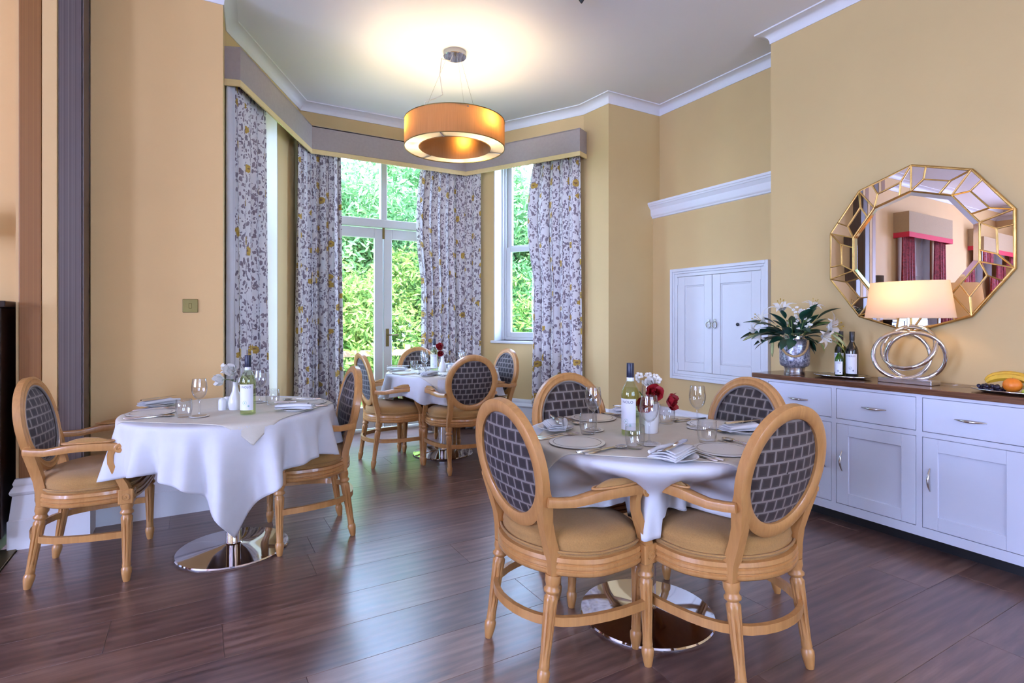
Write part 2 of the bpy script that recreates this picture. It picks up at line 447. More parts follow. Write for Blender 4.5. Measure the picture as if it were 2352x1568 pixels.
# ------------------------------------------------------------------ the room shell
CEIL = 3.38
bay = [(-.56, 4.05), (.135, 4.05), (.164, 4.40), (.865, 5.70), (2.665, 5.70), (3.366, 4.40), (3.395, 4.05), (4.06, 4.05), (4.06, 2.57), (3.72, 2.57), (3.72, -4.0)]
def wall(name, p0, p1, t=.3, openings=(), z0=0, z1=CEIL, e0=0, e1=0, mat='wall', label=None):
    p0 = Vector((p0[0], p0[1], 0)); p1 = Vector((p1[0], p1[1], 0)); d = (p1 - p0); Ln = d.length; d.normalize()
    M = Matrix.Translation(p0) @ Matrix(((d.x, -d.y, 0, 0), (d.y, d.x, 0, 0), (0, 0, 1, 0), (0, 0, 0, 1)))
    mb = MB(); s = -e0
    for (a, b, za, zb) in sorted(openings):
        mb.box(s, a, 0, t, z0, z1, M)
        if za > z0: mb.box(a, b, 0, t, z0, za, M)
        if zb < z1: mb.box(a, b, 0, t, zb, z1, M)
        s = b
    mb.box(s, Ln + e1, 0, t, z0, z1, M)
    o = mb.build(name, mat); struct(o, label); return M
WOP = (.39, 1.19); WOL = (.57, 1.27)
wall('wall_left', bay[0], bay[1], .29, mat='wall_warm')
wall('wall_bay_left_reveal', bay[1], bay[2], .25)
M_LW = wall('wall_bay_left', bay[2], bay[3], .3, [(1.477 - WOL[1], 1.477 - WOL[0], .25, 3.12)], e1=.2)
wall('wall_bay_back', bay[3], bay[4], .35, [(1.07 - .865, 2.50 - .865, 0, 3.16)], e0=.15, e1=.15)
M_RW = wall('wall_bay_right', bay[4], bay[5], .3, [(WOP[0], WOP[1], 1.0, 3.12)], e0=.2)
wall('wall_bay_right_reveal', bay[5], bay[6], .25)
wall('wall_alcove_return', bay[6], bay[7], .25, e1=.2)
wall('wall_alcove', bay[7], bay[8], .25, e0=.2)
mb = MB(); mb.box(3.97, 4.06, 2.57, 4.05, 0, 2.27); struct(mb.build('wall_alcove_lower', 'wall'))
mb = MB(); mb.box(3.72, 4.36, -4.0, 2.57, 0, CEIL); struct(mb.build('wall_right', 'wall'))
wall('wall_back', (3.72, -4.0), (-7.0, -4.0), .3, [(.87, 2.17, .85, 2.95), (3.27, 4.57, .85, 2.95)], e0=.4, e1=.3)
wall('wall_far_left', (-7.0, -4.0), (-7.0, 4.25), .3, [(1.95, 3.25, .85, 2.95), (4.95, 6.25, .85, 2.95)], e1=.3, mat='wall_warm')
wall('wall_side_room', (-7.0, 4.25), (-.85, 4.25), .3, [(-3.55 + 7, -2.55 + 7, .6, 2.75), (-6.45 + 7, -5.45 + 7, .6, 2.75)], mat='wall_warm')
# nib pier between the two rooms
mb = MB(); mb.box(-.86, -.575, 3.885, 4.36, 0, CEIL); pier = struct(mb.build('wall_pier', 'wall_warm'))
MB().box(-.845, -.75, 3.868, 3.886, .36, CEIL).build('wallpaper_strip', 'stripe_brown', pier, bevel=.004, seg=2)
MB().box(-.748, -.682, 3.868, 3.886, .36, CEIL).build('cream_bead', 'wall_warm', pier, bevel=.004, seg=2)
MB().box(-.678, -.572, 3.872, 3.886, .36, CEIL).build('wallpaper_strip', 'stripe_grey', pier)
MB().box(-.576, -.566, 3.872, 4.05, .36, CEIL).build('wallpaper_strip', 'stripe_grey', pier)
# ceiling
cpoly = [(-7.3, -4.3), (4.36, -4.3), (4.36, 4.35), (3.65, 4.35), (3.62, 4.55), (2.85, 6.05), (.68, 6.05), (-.09, 4.55), (-.12, 4.55), (-7.3, 4.55)]
struct(MB().prism(cpoly, CEIL, CEIL + .2).build('ceiling', 'ceiling'))
# floor
fpoly = [(-.87, -4.3), (4.36, -4.3), (4.36, 4.35), (3.65, 4.35), (3.62, 4.5), (2.8, 6.05), (.73, 6.05), (-.08, 4.5), (-.87, 4.5)]
flo = struct(MB().prism(fpoly, -.15, -.0065).build('floor', 'floor_planks'))
def bayx(y):
    if y <= 4.05: return (-.84, 4.06)
    if y <= 4.40: return (.06, 3.47)
    if y > 5.75: return (1.07, 2.50)
    k = (y - 4.4) / 1.3; return (.164 + .70 * k - .25, 3.366 - .70 * k + .25)
PW = .2565; y0 = 2.491 - PW * 12
offs = {0: -.311, 1: .492, 2: .53, -1: .08, -5: 2.89, -4: 2.1, -3: 3.32, -2: 1.3}
row = -12
for r_ in range(-12, 15):
    ya = 2.491 + r_ * PW; yb = ya + PW
    if ya < -.7 or ya > 6.0: continue
    yb_ = min(yb, 6.05)
    xa, xb = bayx((ya + yb_) / 2)
    x = offs.get(r_, rn(-1.5, 1.5)) - 1.5 * 6
    while x < xb:
        a, b = max(x, xa), min(x + 1.5, xb)
        if b - a > .02:
            w = b - a; h = yb_ - ya; g = .0004
            m_ = MB(); cx_, cy_ = (a + b) / 2, (ya + yb_) / 2
            x0, x1, u0, u1 = -w / 2 + g, w / 2 - g, -h / 2 + g, h / 2 - g; e = .0009
            m_.add([(x0, u0, -.006), (x1, u0, -.006), (x1, u1, -.006), (x0, u1, -.006), (x0, u0, -e), (x1, u0, -e), (x1, u1, -e), (x0, u1, -e),
                    (x0 + e, u0 + e, 0), (x1 - e, u0 + e, 0), (x1 - e, u1 - e, 0), (x0 + e, u1 - e, 0)],
                   [(0, 1, 5, 4), (1, 2, 6, 5), (2, 3, 7, 6), (3, 0, 4, 7), (4, 5, 9, 8), (5, 6, 10, 9), (6, 7, 11, 10), (7, 4, 8, 11), (8, 9, 10, 11)])
            m_.build('plank', 'floor_planks', flo, loc=(cx_, cy_, 0))
        x += 1.5
struct(MB().box(-7.3, -.93, -4.3, 4.5, -.15, .004).build('floor_carpet', 'carpet'))
struct(MB().prism([(-.93, -4.0), (-.845, -4.0), (-.845, 3.86), (-.93, 3.86)], -.05, .007).build('trim_threshold', 'brass', bevel=.002))

def plan_sweep(path, prof, closed_prof=True):
    P = [Vector((x, y)) for x, y in path]; n = len(P); k = len(prof); vs_ = []; fs = []
    for i in range(n):
        ns = []
        for a, b in ((i - 1, i), (i, i + 1)):
            if a < 0 or b >= n: continue
            d = (P[b] - P[a]).normalized(); ns.append(Vector((d.y, -d.x)))
        m = ns[0] if len(ns) == 1 else (ns[0] + ns[1]) / (1 + ns[0].dot(ns[1]))
        for (o, z) in prof: q = P[i] + m * o; vs_.append((q.x, q.y, z))
    for i in range(n - 1):
        for j in range(k):
            j2 = (j + 1) % k; fs.append((i * k + j, i * k + j2, (i + 1) * k + j2, (i + 1) * k + j))
    fs.append(tuple(range(k - 1, -1, -1))); fs.append(tuple((n - 1) * k + j for j in range(k)))
    return MB().add(vs_, fs)
cov = [(0, 3.298), (.006, 3.298)] + [(.006 + .066 * (1 - cos(R(a))), 3.304 + .066 * sin(R(a))) for a in range(0, 91, 15)] + [(.082, 3.370), (.082, CEIL), (0, CEIL)]
struct(plan_sweep(bay, cov).build('trim_coving', 'white_trim', smooth=40))
struct(plan_sweep([(-7.0, -4.0), (-7.0, 4.25), (-.86, 4.25)], cov).build('trim_coving_side_room', 'white_trim', smooth=40))
bsk = [(0, 0), (.028, 0), (.028, .155), (.022, .16), (.022, .285), (.030, .292), (.034, .305), (.028, .32), (.018, .335), (.022, .35), (.014, .372), (0, .376)]
for nm, pth in (('left', bay[0:3]), ('bay_left', [bay[2], bay[3], (1.07, 5.70)]), ('bay_right', [(2.50, 5.70), bay[4], bay[5], bay[6], bay[7]]), ('side_room', [(-7, 4.25), (-.86, 4.25)])):
    struct(plan_sweep(pth, bsk).build('baseboard_' + nm, 'white_trim', smooth=35))
struct(plan_sweep([(3.97, 4.05), (3.97, 2.57)], bsk).build('baseboard_alcove', 'white_trim', smooth=35))
bp = [(o + (.012 if z < .27 else 0), z) for o, z in bsk]
# pier plinth
struct(plan_sweep([(-.845, 4.2), (-.845, 3.872), (-.572, 3.872), (-.572, 4.03)], bp).build('baseboard_pier', 'white_trim', smooth=35))
# alcove cornice on the boxed-out lower wall
cor = [(0, 2.245), (.012, 2.25), (.016, 2.262), (.024, 2.268), (.03, 2.28), (.034, 2.33), (.05, 2.352), (.055, 2.36), (.062, 2.362), (.066, 2.376), (.072, 2.38), (.072, 2.40), (-.09, 2.40), (-.09, 2.28)]
struct(plan_sweep([(3.97, 4.05), (3.97, 2.57)], cor).build('trim_alcove_cornice', 'white_trim', smooth=30))

# ------------------------------------------------------------------ French door and bay windows
d1 = sempty('door_1', 'white glazed French doors with tall lights above in the bay', (1.785, 5.99, 0))
mb = MB()
for sx in (-1, 1): mb.box(min(sx * .715, sx * .668), max(sx * .715, sx * .668), -.03, .06, 0, 3.16)
mb.box(-.668, .668, -.03, .06, 3.09, 3.16); mb.box(-.668, .668, -.035, .06, 2.255, 2.345); mb.box(-.035, .035, -.028, .055, 2.345, 3.09); mb.box(-.715, .715, -.05, .08, -.02, .022)
mb.build('frame', 'white_paint', d1, bevel=.006)
for sx in (-1, 1):
    lf = MB(); a, b = (.004, .664)
    lf.box(a, a + .095, 0, .045, .03, 2.245); lf.box(b - .095, b, 0, .045, .03, 2.245)
    lf.box(a + .095, b - .095, 0, .045, .03, .265); lf.box(a + .095, b - .095, 0, .045, 2.135, 2.245)
    leaf = lf.build('door_leaf', 'white_paint', d1, bevel=.005)
    if sx < 0: leaf.scale = (-1, 1, 1)
    MB().box(a + .09, b - .09, .018, .026, .26, 2.14).build('pane', 'window_glass', leaf)
    MB().box(sx * .34 - .305, sx * .34 + .305, .012, .02, 2.345, 3.09).build('pane', 'window_glass', d1)
    if sx > 0:
        h = MB().box(.028, .062, -.008, 0, .93, 1.13); h.tube([(.045, -.008, 1.06), (.045, -.05, 1.06), (.06, -.058, 1.06), (.155, -.055, 1.062)], .008, 8); h.lathe([(.008, 0), (.008, .006)], 10, Matrix.Translation((.045, -.008, .965)) @ Matrix.Rotation(R(90), 4, 'X'))
        h.build('handle', 'brass', leaf, smooth=40, bevel=0)
MB().box(-.012, .012, -.012, 0, 2.13, 2.30).build('bolt', 'brass', d1, bevel=.002)
def sash_window(name, label, M, s0, s1, z0, z1, sill=True, zmid=2.03):
    w = sempty(name, label); w.matrix_world = M
    t0, t1 = .17, .27; fw = .05
    mb = MB(); mb.box(s0, s0 + fw, t0, t1, z0, z1); mb.box(s1 - fw, s1, t0, t1, z0, z1); mb.box(s0 + fw, s1 - fw, t0, t1, z1 - fw, z1); mb.box(s0 + fw, s1 - fw, t0, t1, z0, z0 + .03)
    for a, b in ((s0, s0 + .03), (s1 - .03, s1)): mb.box(a, b, t0 - .03, t0, z0, z1)
    mb.build('frame', 'white_paint', w, bevel=.004)
    for (za, zb, tt) in ((zmid - .02, z1 - fw, .205), (z0 + .03, zmid + .02, .18)):
        a, b = s0 + fw, s1 - fw
        sm = MB(); sm.box(a, a + .055, tt, tt + .04, za, zb); sm.box(b - .055, b, tt, tt + .04, za, zb); sm.box(a + .055, b - .055, tt, tt + .04, za, za + .06); sm.box(a + .055, b - .055, tt, tt + .04, zb - .055, zb)
        so = sm.build('sash', 'white_paint', w, bevel=.004)
        MB().box(a + .05, b - .05, tt + .016, tt + .022, za + .05, zb - .05).build('pane', 'window_glass', so)
    for a, b in ((s0, s0 + .012), (s1 - .012, s1)): MB().box(a, b, -.004, t0 - .03, z0, z1).build('jamb_lining', 'white_paint', w)
    if sill: MB().box(s0 - .03, s1 + .03, -.035, .18, z0 - .03, z0).build('sill', 'white_paint', w, bevel=.006)
    return w
sash_window('window_1', 'white sash window in the right side of the bay', M_RW, WOP[0], WOP[1], 1.0, 3.12)
sash_window('window_2', 'white sash window in the left side of the bay', M_LW, 1.477 - WOL[1], 1.477 - WOL[0], .25, 3.12, sill=False)
T4 = Matrix.Translation((0, 4.25, 0))
sash_window('window_3', 'tall shuttered window seen in the round mirror', T4, -3.55, -2.55, .6, 2.75)
sash_window('window_4', 'second side-room window seen in the mirror facets', T4, -6.45, -5.45, .6, 2.75)
for wn_, xc in (('window_3', -3.05), ('window_4', -5.95)):
    w_ = bpy.data.objects[wn_]
    for sx in (-1, 1):
        x0_, x1_ = sorted((xc + sx * .03, xc + sx * .49))
        m_ = MB()
        for (z0_, z1_) in ((.62, 1.35), (1.35, 2.05), (2.05, 2.73)):
            m_.box(x0_, x0_ + .07, 0.09, .125, z0_, z1_); m_.box(x1_ - .07, x1_, .09, .125, z0_, z1_); m_.box(x0_ + .07, x1_ - .07, .09, .125, z0_, z0_ + .08); m_.box(x0_ + .07, x1_ - .07, .09, .125, z1_ - .08, z1_); m_.box(x0_ + .07, x1_ - .07, .105, .12, z0_ + .08, z1_ - .08)
        so_ = m_.build('shutter', 'white_paint', bevel=0); so_.parent = w_; so_.matrix_parent_inverse = w_.matrix_world.inverted(); so_.location = (0, 4.25, 0)
sash_window('window_5', 'unseen window added behind the viewpoint', Matrix.Translation((2.85, -4.0, 0)) @ Matrix.Rotation(pi, 4, 'Z'), 0, 1.3, .85, 2.95)  # added unseen windows, framing the fill lights at the back
sash_window('window_6', 'further unseen window added behind the viewpoint', Matrix.Translation((.45, -4.0, 0)) @ Matrix.Rotation(pi, 4, 'Z'), 0, 1.3, .85, 2.95)

# ------------------------------------------------------------------ pelmets
def pelmet(name, label, pts, depth, z0=2.84, zt=2.885, z1=3.11, trim='pelmet_trim', body='pelmet', group=None):
    t = thing(name, label, 'pelmet', (0, 0, 0), 0, group)
    def ring(z_a, z_b, e, nm, mat):
        prof = [(-.012 - 0, z_a), (e, z_a), (e, z_b), (-.012, z_b)]
        return plan_sweep(pts, prof).build(nm, mat, t, bevel=.002)
    ring(zt, z1, 0, 'fabric_board', body); ring(z0, zt, .003, 'border', trim)
    return t
nl = Vector((.880, -.475))
PL0 = (.246, 4.19); PL1 = (.945, 5.53); PR1 = (2.585, 5.53); PR0 = (3.235, 4.29)
pel = pelmet('curtain_pelmet', 'grey fabric pelmet with yellow border running round the bay', [(.10, 4.235), PL0, PL1, PR1, PR0, (3.37, 4.355)], .15)
mb = MB(); mb.prism([(.11, 4.24), PL0, PL1, PR1, PR0, (3.37, 4.36), bay[4], bay[3], bay[2]], 3.10, 3.112); mb.build('top_board', 'pelmet', pel)

# ------------------------------------------------------------------ curtains
def curtain(name, label, path, folds, mat='floral', z0=.015, z1=2.96, amp=.056, flare=1.0, shift=(0, 0), group=None, lining=None, seed=0, bulge=0):
    rs = random.Random(seed)
    P = [Vector(p) for p in path]; seg = [(P[i + 1] - P[i]).length for i in range(len(P) - 1)]; tot = sum(seg)
    def at(s):
        s = max(0, min(tot, s))
        for i, l in enumerate(seg):
            if s <= l or i == len(seg) - 1:
                d = (P[i + 1] - P[i]).normalized(); return P[i] + d * s, Vector((d.y, -d.x))
            s -= l
    ph = [rs.uniform(-.7, .7) for _ in range(40)]; aa = [rs.uniform(.6, 1.25) for _ in range(40)]
    nu = folds * 12 + 1; nv = 30
    def fn(a, b):
        z = z1 + (z0 - z1) * b
        k = a * folds; i = int(k) % 40
        w = sin(2 * pi * k + ph[i % 3] * .5); w = math.copysign(abs(w) ** .65, w) * (aa[i] * (1 - (k % 1)) + aa[(i + 1) % 40] * (k % 1))
        s = tot * (.5 + (a - .5) * (1 + (flare - 1) * b)) + .021 * sin(4 * pi * k) * (.5 + .5 * b)
        p, n = at(s); d = Vector((-n.y, n.x))
        if s > tot: p = p + d * (s - tot)
        if s < 0: p = p + d * s
        A = amp * (.42 + .78 * b) * w
        bl = bulge * sin(pi * min(1, b * 2.2)) * (1 - a) ** 3
        q = p + n * A + Vector(shift) * b - d * bl
        return (q.x, q.y, z)
    arc = tot * 1.9
    mb = MB().grid(nu, nv, fn, uvfn=lambda a, b: (a * arc + seed * .37, (z1 - z0) * (1 - b) + seed * .61))
    o = mb.build(name, mat, smooth=80, solid=.004)
    tag(o, label, 'curtain', group)
    if lining:
        ln = MB().grid(7, 14, lambda a, b: (lining[0][0] + (lining[1][0] - lining[0][0]) * a, lining[0][1] + (lining[1][1] - lining[0][1]) * a + .01 * sin(6 * a + 3 * b), z1 + (z0 - z1) * b))
        ln.build('lining', 'linen', o, smooth=80, solid=.002)
    return o
G = 'floral bay curtains'
def off(p, q, t, o):
    d = (Vector(q) - Vector(p)); l = d.length; d /= l; n = Vector((-d.y, d.x)); r = Vector(p) + d * t + n * o; return (r.x, r.y)
curtain('curtain', 'leftmost floral curtain, beside the switch wall', [off(PL0, PL1, .05, .085), off(PL0, PL1, .62, .085)], 5, flare=1.12, group=G, seed=1, amp=.055, lining=(off(PL0, PL1, .03, .05), off(PL0, PL1, .005, .10)))
curtain('curtain', 'floral curtain just left of the French doors', [off(PL0, PL1, 1.34, .085), (PL1[0] + .02, PL1[1] + .085), (1.235, 5.62)], 6, flare=1.1, group=G, seed=2, lining=((.862, 5.46), (.905, 5.545)))
curtain('curtain', 'floral curtain just right of the French doors', [(2.10, 5.62), (PR1[0] - .03, PR1[1] + .085), off(PR1, PR0, .14, .085)], 8, flare=1.0, group=G, seed=3, amp=.046, bulge=.06)
curtain('curtain', 'rightmost floral curtain, over the right bay window', [off(PR1, PR0, .84, .085), off(PR1, PR0, 1.36, .085)], 5, flare=1.1, group=G, seed=4, bulge=.09)
# side room window dressings (seen in the mirror)
for i, xc in enumerate((-3.05, -5.95)):
    t = pelmet('curtain_pelmet', ('beige pelmet with red border reflected in the mirror', 'further beige red-edged pelmet reflected at mirror edge')[i],
               [(xc - .80, 4.25), (xc - .80, 4.03), (xc + .80, 4.03), (xc + .80, 4.25)][::1], .2, 2.52, 2.60, 2.92, 'pelmet_red', 'pelmet_beige')
    for j, sx in enumerate((-1, 1)):
        curtain('curtain', ('red damask curtain, %s one of the pair in the mirror' if i == 0 else 'red damask curtain of the far mirror window, %s one') % ('outer', 'inner')[j],
                [(xc + sx * .58 - .18, 4.13), (xc + sx * .58 + .18, 4.13)], 4, 'red_fabric', z1=2.62, flare=1.15, group='red side-room curtains', seed=11 + i * 2 + j)

# ------------------------------------------------------------------ lamps
def point(parent, loc, e, c, r=.03):
    d = bpy.data.lights.new('lamp_light', 'POINT'); d.energy = e; d.color = c; d.shadow_soft_size = r
    o = bpy.data.objects.new('lamp_light', d); col.objects.link(o); o.parent = parent; o.location = loc; return o
WARM = (1, .74, .46)
def pendant(loc, label, e=17, color=(1, .74, .46)):
    t = thing('pendant_lamp', label, 'lamp', loc, 0, 'ring pendant lamps')
    z0, z1 = -.775, -.565; ro, ri = .40, .285
    MB().lathe([(ro, z0), (ro, z1)], 96, cap=False).build('outer_shade', 'pendant_shade', t, smooth=60)
    MB().lathe([(ri, z0), (ri, z1)], 72, cap=False).build('inner_shade', 'pendant_shade', t, smooth=60)
    MB().lathe([(ri + .004, z0 + .004), (ro - .004, z0 + .004)], 96, cap=False).build('diffuser', 'diffuser', t)
    for zz in (z0, z1):
        MB().tube([(ro * cos(a), ro * sin(a), zz) for a in [2 * pi * k / 72 for k in range(72)]], .0035, 6, True).build('rim', 'brass', t, smooth=60)
    for k in range(3):
        a = R(-10 + 120 * k)
        MB().box(ri + .004, ro - .004, -.004, .004, z0 - .002, z0 + .012, Matrix.Rotation(a, 4, 'Z')).build('divider', 'steel', t)
        b = a + R(60)
        bx, by = .342 * cos(b), .342 * sin(b)
        mbb = MB().sphere((bx, by, -.66), .022, 12, 8, sc=(1, 1, 1.5)); mbb.build('bulb', 'bulb', t, smooth=80)
        point(t, (bx, by, -.625), e, color, .03)
        a2 = R(20 + 120 * k)
        MB().tube([(.07 * cos(a2), .07 * sin(a2), -.04), (.3 * cos(a2), .3 * sin(a2), z1 + .01)], .0012, 5).build('wire', 'steel', t)
        MB().box(ri, ro, -.006, .006, z1 - .02, z1 - .012, Matrix.Rotation(a2, 4, 'Z')).build('spider_arm', 'steel', t)
    MB().lathe([(.001, -.042), (.088, -.042), (.092, -.038), (.092, -.0005), (.001, -.0005)], 40, cap=False).build('ceiling_rose', 'chrome', t, smooth=40)
    MB().tube([(-.03, -.02, -.042), (-.05, -.02, -.09), (-.14, -.06, -.11), (-.16, -.07, -.25), (-.14, -.08, -.40), (-.22, -.1, -.455), (-.30, -.12, -.50), (-.31, -.125, z1)], .004, 6).build('cable', 'plastic_cord', t, smooth=60)
    return t
pendant((1.782, 4.02, CEIL), 'round drum ring pendant lamp hanging from the bay ceiling')
pendant((1.6, -1.3, CEIL), 'unseen ring pendant added as fill light behind the viewpoint', 40, (1, .60, .27))  # added lamp out of view, warm fill for the room
pendant((-3.2, .9, CEIL), 'ring pendant added as fill light in the side room', 34, (1, .60, .27))  # second added pendant, warm fill from the side room
# ceiling fitting cut by the frame
t = thing('ceiling_spotlight', 'small dark fitting on the ceiling at the top edge', 'spotlight', (2.20, 2.90, CEIL))
MB().lathe([(.03, -.012), (.03, 0)], 16).build('base', 'black', t, smooth=40)
MB().lathe([(.004, -.05), (.018, -.03), (.02, -.012)], 16).build('cone', 'black', t, smooth=40)

# light switch
t = thing('light_switch', 'square brass light switch plate on the cream wall', 'switch', (-.05, 4.05, 1.319))
MB().box(-.043, .043, -.007, 0, -.043, .043).build('plate', 'brass', t, bevel=.003, seg=2)
MB().box(-.009, .009, -.012, -.006, -.016, .016).build('rocker', 'brass', t, bevel=.002)
for sx in (-1, 1): MB().lathe([(.004, 0), (.004, .003)], 8, Matrix.Translation((sx * .03, -.006, 0)) @ Matrix.Rotation(R(90), 4, 'X')).build('screw', 'brass', t)

# dark cabinet in the side room
t = thing('dark_cabinet', 'very dark wooden cabinet at the far left edge', 'cabinet', (-1.45, 3.98, .004))
MB().box(-.55, .555, -.2, .22, .08, 1.29).build('body', 'dark_wood', t, bevel=.004)
MB().box(-.57, .575, -.215, .235, 1.29, 1.325).build('top', 'dark_wood', t, bevel=.004)
MB().box(-.53, .535, -.18, .2, 0, .08).build('plinth', 'dark_wood', t)
for sx in (-1, 1): MB().box(min(sx * .01, sx * .52), max(sx * .01, sx * .52), -.215, -.2, .12, 1.25).build('door', 'dark_wood', t, bevel=.003)
t = thing('wall_sconce', 'drum-shaded wall light reflected beside the red curtain', 'lamp', (-1.28, 4.25, 1.79))
MB().lathe([(.13, -.08), (.13, .08)], 32, Matrix.Translation((0, -.15, 0)), cap=False).build('shade', 'brown_shade', t, smooth=60, solid=.004)
MB().box(-.03, .03, -.02, 0, -.06, .06).build('backplate', 'brass', t)
MB().tube([(0, -.02, 0), (0, -.15, -.06), (0, -.15, .02)], .006, 6).build('arm', 'brass', t)

# ------------------------------------------------------------------ alcove cupboard
t = thing('wall_cupboard', 'white panelled double-door cupboard built into the alcove wall', 'cupboard', (3.97, 0, 0))
ya, yb, za, zb = 2.742, 3.786, .67, 1.712
def frame_yz(mb, y0, y1, z0, z1, w, x0, x1):
    mb.box(x0, x1, y0, y0 + w, z0, z1); mb.box(x0, x1, y1 - w, y1, z0, z1); mb.box(x0, x1, y0 + w, y1 - w, z0, z0 + w); mb.box(x0, x1, y0 + w, y1 - w, z1 - w, z1); return mb
mb = MB(); frame_yz(mb, ya, yb, za, zb, .028, -.04, 0); frame_yz(mb, ya + .028, yb - .028, za + .028, zb - .028, .02, -.03, 0); frame_yz(mb, ya + .048, yb - .048, za + .048, zb - .048, .03, -.022, 0)
mb.build('architrave', 'white_paint', t, bevel=.004, seg=2)
ym = 3.305
for (a, b) in ((ya + .08, ym - .003), (ym + .003, yb - .08)):
    mb = frame_yz(MB(), a, b, za + .08, zb - .08, .085, -.018, 0)
    dr = mb.build('door', 'white_paint', t, bevel=.003)
    MB().box(-.008, 0, a + .085, b - .085, za + .165, zb - .165).build('panel', 'white_paint', dr)
    frame_yz(MB(), a + .085, b - .085, za + .165, zb - .165, .014, -.013, 0).build('moulding', 'white_paint', dr, bevel=.004)
    yh = (b - .03) if b < ym + .01 and a < ym else (a + .03)
    h = MB().box(-.026, -.018, yh - .012, yh + .012, 1.195, 1.235)
    h.tube([(-.03, yh + .026 * cos(k), 1.185 + .028 * sin(k)) for k in [2 * pi * j / 16 for j in range(16)]], .0045, 6, True)
    h.build('ring_pull', 'steel', dr, smooth=50)
    for zz in (za + .12, zb - .12): MB().box(-.024, -.018, (a if a < ym - .1 else b) - .008, (a if a < ym - .1 else b) + .008, zz - .035, zz + .035).build('hinge', 'white_paint', dr)
k_ = MB().lathe([(.014, 0), (.015, .006), (.001, .010)], 16, Matrix.Translation((-.012, 3.042, 1.19)) @ Matrix.Rotation(R(-90), 4, 'Y'), cap=False); k_.build('escutcheon', 'black', t, smooth=40)

# ------------------------------------------------------------------ sideboard
SB = thing('sideboard', 'long white painted sideboard with a dark wooden worktop', 'sideboard', (0, 0, 0))
XF = 3.32
mb = MB(); mb.box(XF + .002, 3.70, .945, 2.36, .088, .836); mb.build('carcass', 'cabinet_paint', SB)
mb = MB(); cols = [.974, 1.4205, 1.867, 2.3135]; st = .026
ys = [.945] + cols[1:3] + [2.36]
mb.box(XF - .018, XF + .002, .945, .974 + .013, .088, .836); mb.box(XF - .018, XF + .002, 2.30, 2.36, .088, .836)
for c in cols[1:3]: mb.box(XF - .018, XF + .002, c - .014, c + .014, .088, .836)
for i in range(3):
    a, b = (cols[i] + .0135, cols[i + 1] - .0135)
    for z_a, z_b in ((.088, .137), (.6146, .641), (.8206, .836)): mb.box(XF - .018, XF + .002, a, b, z_a, z_b)
mb.build('face_frame', 'cabinet_paint', SB)
MB().box(3.42, 3.70, 1.0, 2.3, 0, .088).build('plinth', 'black', SB)
MB().box(3.292, 3.718, .90, 2.42, .836, .868).build('worktop', 'worktop_wood', SB, bevel=.004, seg=2)
def bow(mb, p0, p1, out, n=12, r=.0065):
    P = []
    for i in range(n + 1):
        k = i / n; p = Vector(p0).lerp(Vector(p1), k); P.append((p.x - out * sin(pi * k) - .001, p.y, p.z))
    return mb.tube(P, [r * (.45 + .75 * sin(pi * i / n)) for i in range(n + 1)], 8)
for i in range(3):
    a, b = cols[i] + .0165, cols[i + 1] - .0165
    if i == 2: b = 2.297
    if i == 0: a += .003
    dw = MB().box(XF - .019, XF, a, b, .644, .818).build('drawer', 'cabinet_paint', SB, bevel=.0015)
    yc = (a + b) / 2; bow(MB(), (XF - .02, yc + .065, .728), (XF - .02, yc - .065, .728), .024).build('handle', 'steel', dw, smooth=60)
    mb = frame_yz(MB(), a, b, .140, .612, .068, XF - .019, XF)
    dr = mb.build('door', 'cabinet_paint', SB, bevel=.0015)
    MB().box(XF - .008, XF, a + .068, b - .068, .208, .544).build('panel', 'cabinet_paint', dr)
    yh = b - .034 if i < 2 else a + .034
    bow(MB(), (XF - .02, yh, .455), (XF - .02, yh, .335), .026, r=.006).build('handle', 'steel', dr, smooth=60)

# ------------------------------------------------------------------ mirror
MR = thing('wall_mirror', 'large ten-sided gilt mirror with faceted mirrored border above sideboard', 'mirror', (3.712, 1.630, 1.655), R(1.0))
def yz(p, x=0): return (x, p[0], p[1])
def poly(rad, k): a = R(90 + 36 * k); return Vector((rad * cos(a), rad * sin(a)))
RO, RI = .497, .345
def slab(mb, pts, x0, x1):
    n = len(pts); mb.add([yz(p, x0) for p in pts] + [yz(p, x1) for p in pts], [tuple(range(n - 1, -1, -1)), tuple(range(n, 2 * n))] + [(i, (i + 1) % n, n + (i + 1) % n, n + i) for i in range(n)]); return mb
slab(MB(), [poly(RO, k) for k in range(10)], -.018, 0).build('backing', 'black', MR)
slab(MB(), [poly(RI - .028, k) for k in range(10)], -.026, -.018).build('centre_glass', 'mirror', MR)
for k in range(10):
    a0, a1, b0, b1 = poly(RI - .004, k), poly(RI - .004, k + 1), poly(RI - .028, k), poly(RI - .028, k + 1)
    MB().add([yz(a0, -.0215), yz(a1, -.0215), yz(b1, -.0262), yz(b0, -.0262)], [(0, 1, 2, 3)]).build('bevel_strip', 'mirror_edge', MR, solid=.001)
def came(p, q, r=.0042): return MB().tube([yz(p, -.027), yz(q, -.027)], r, 6)
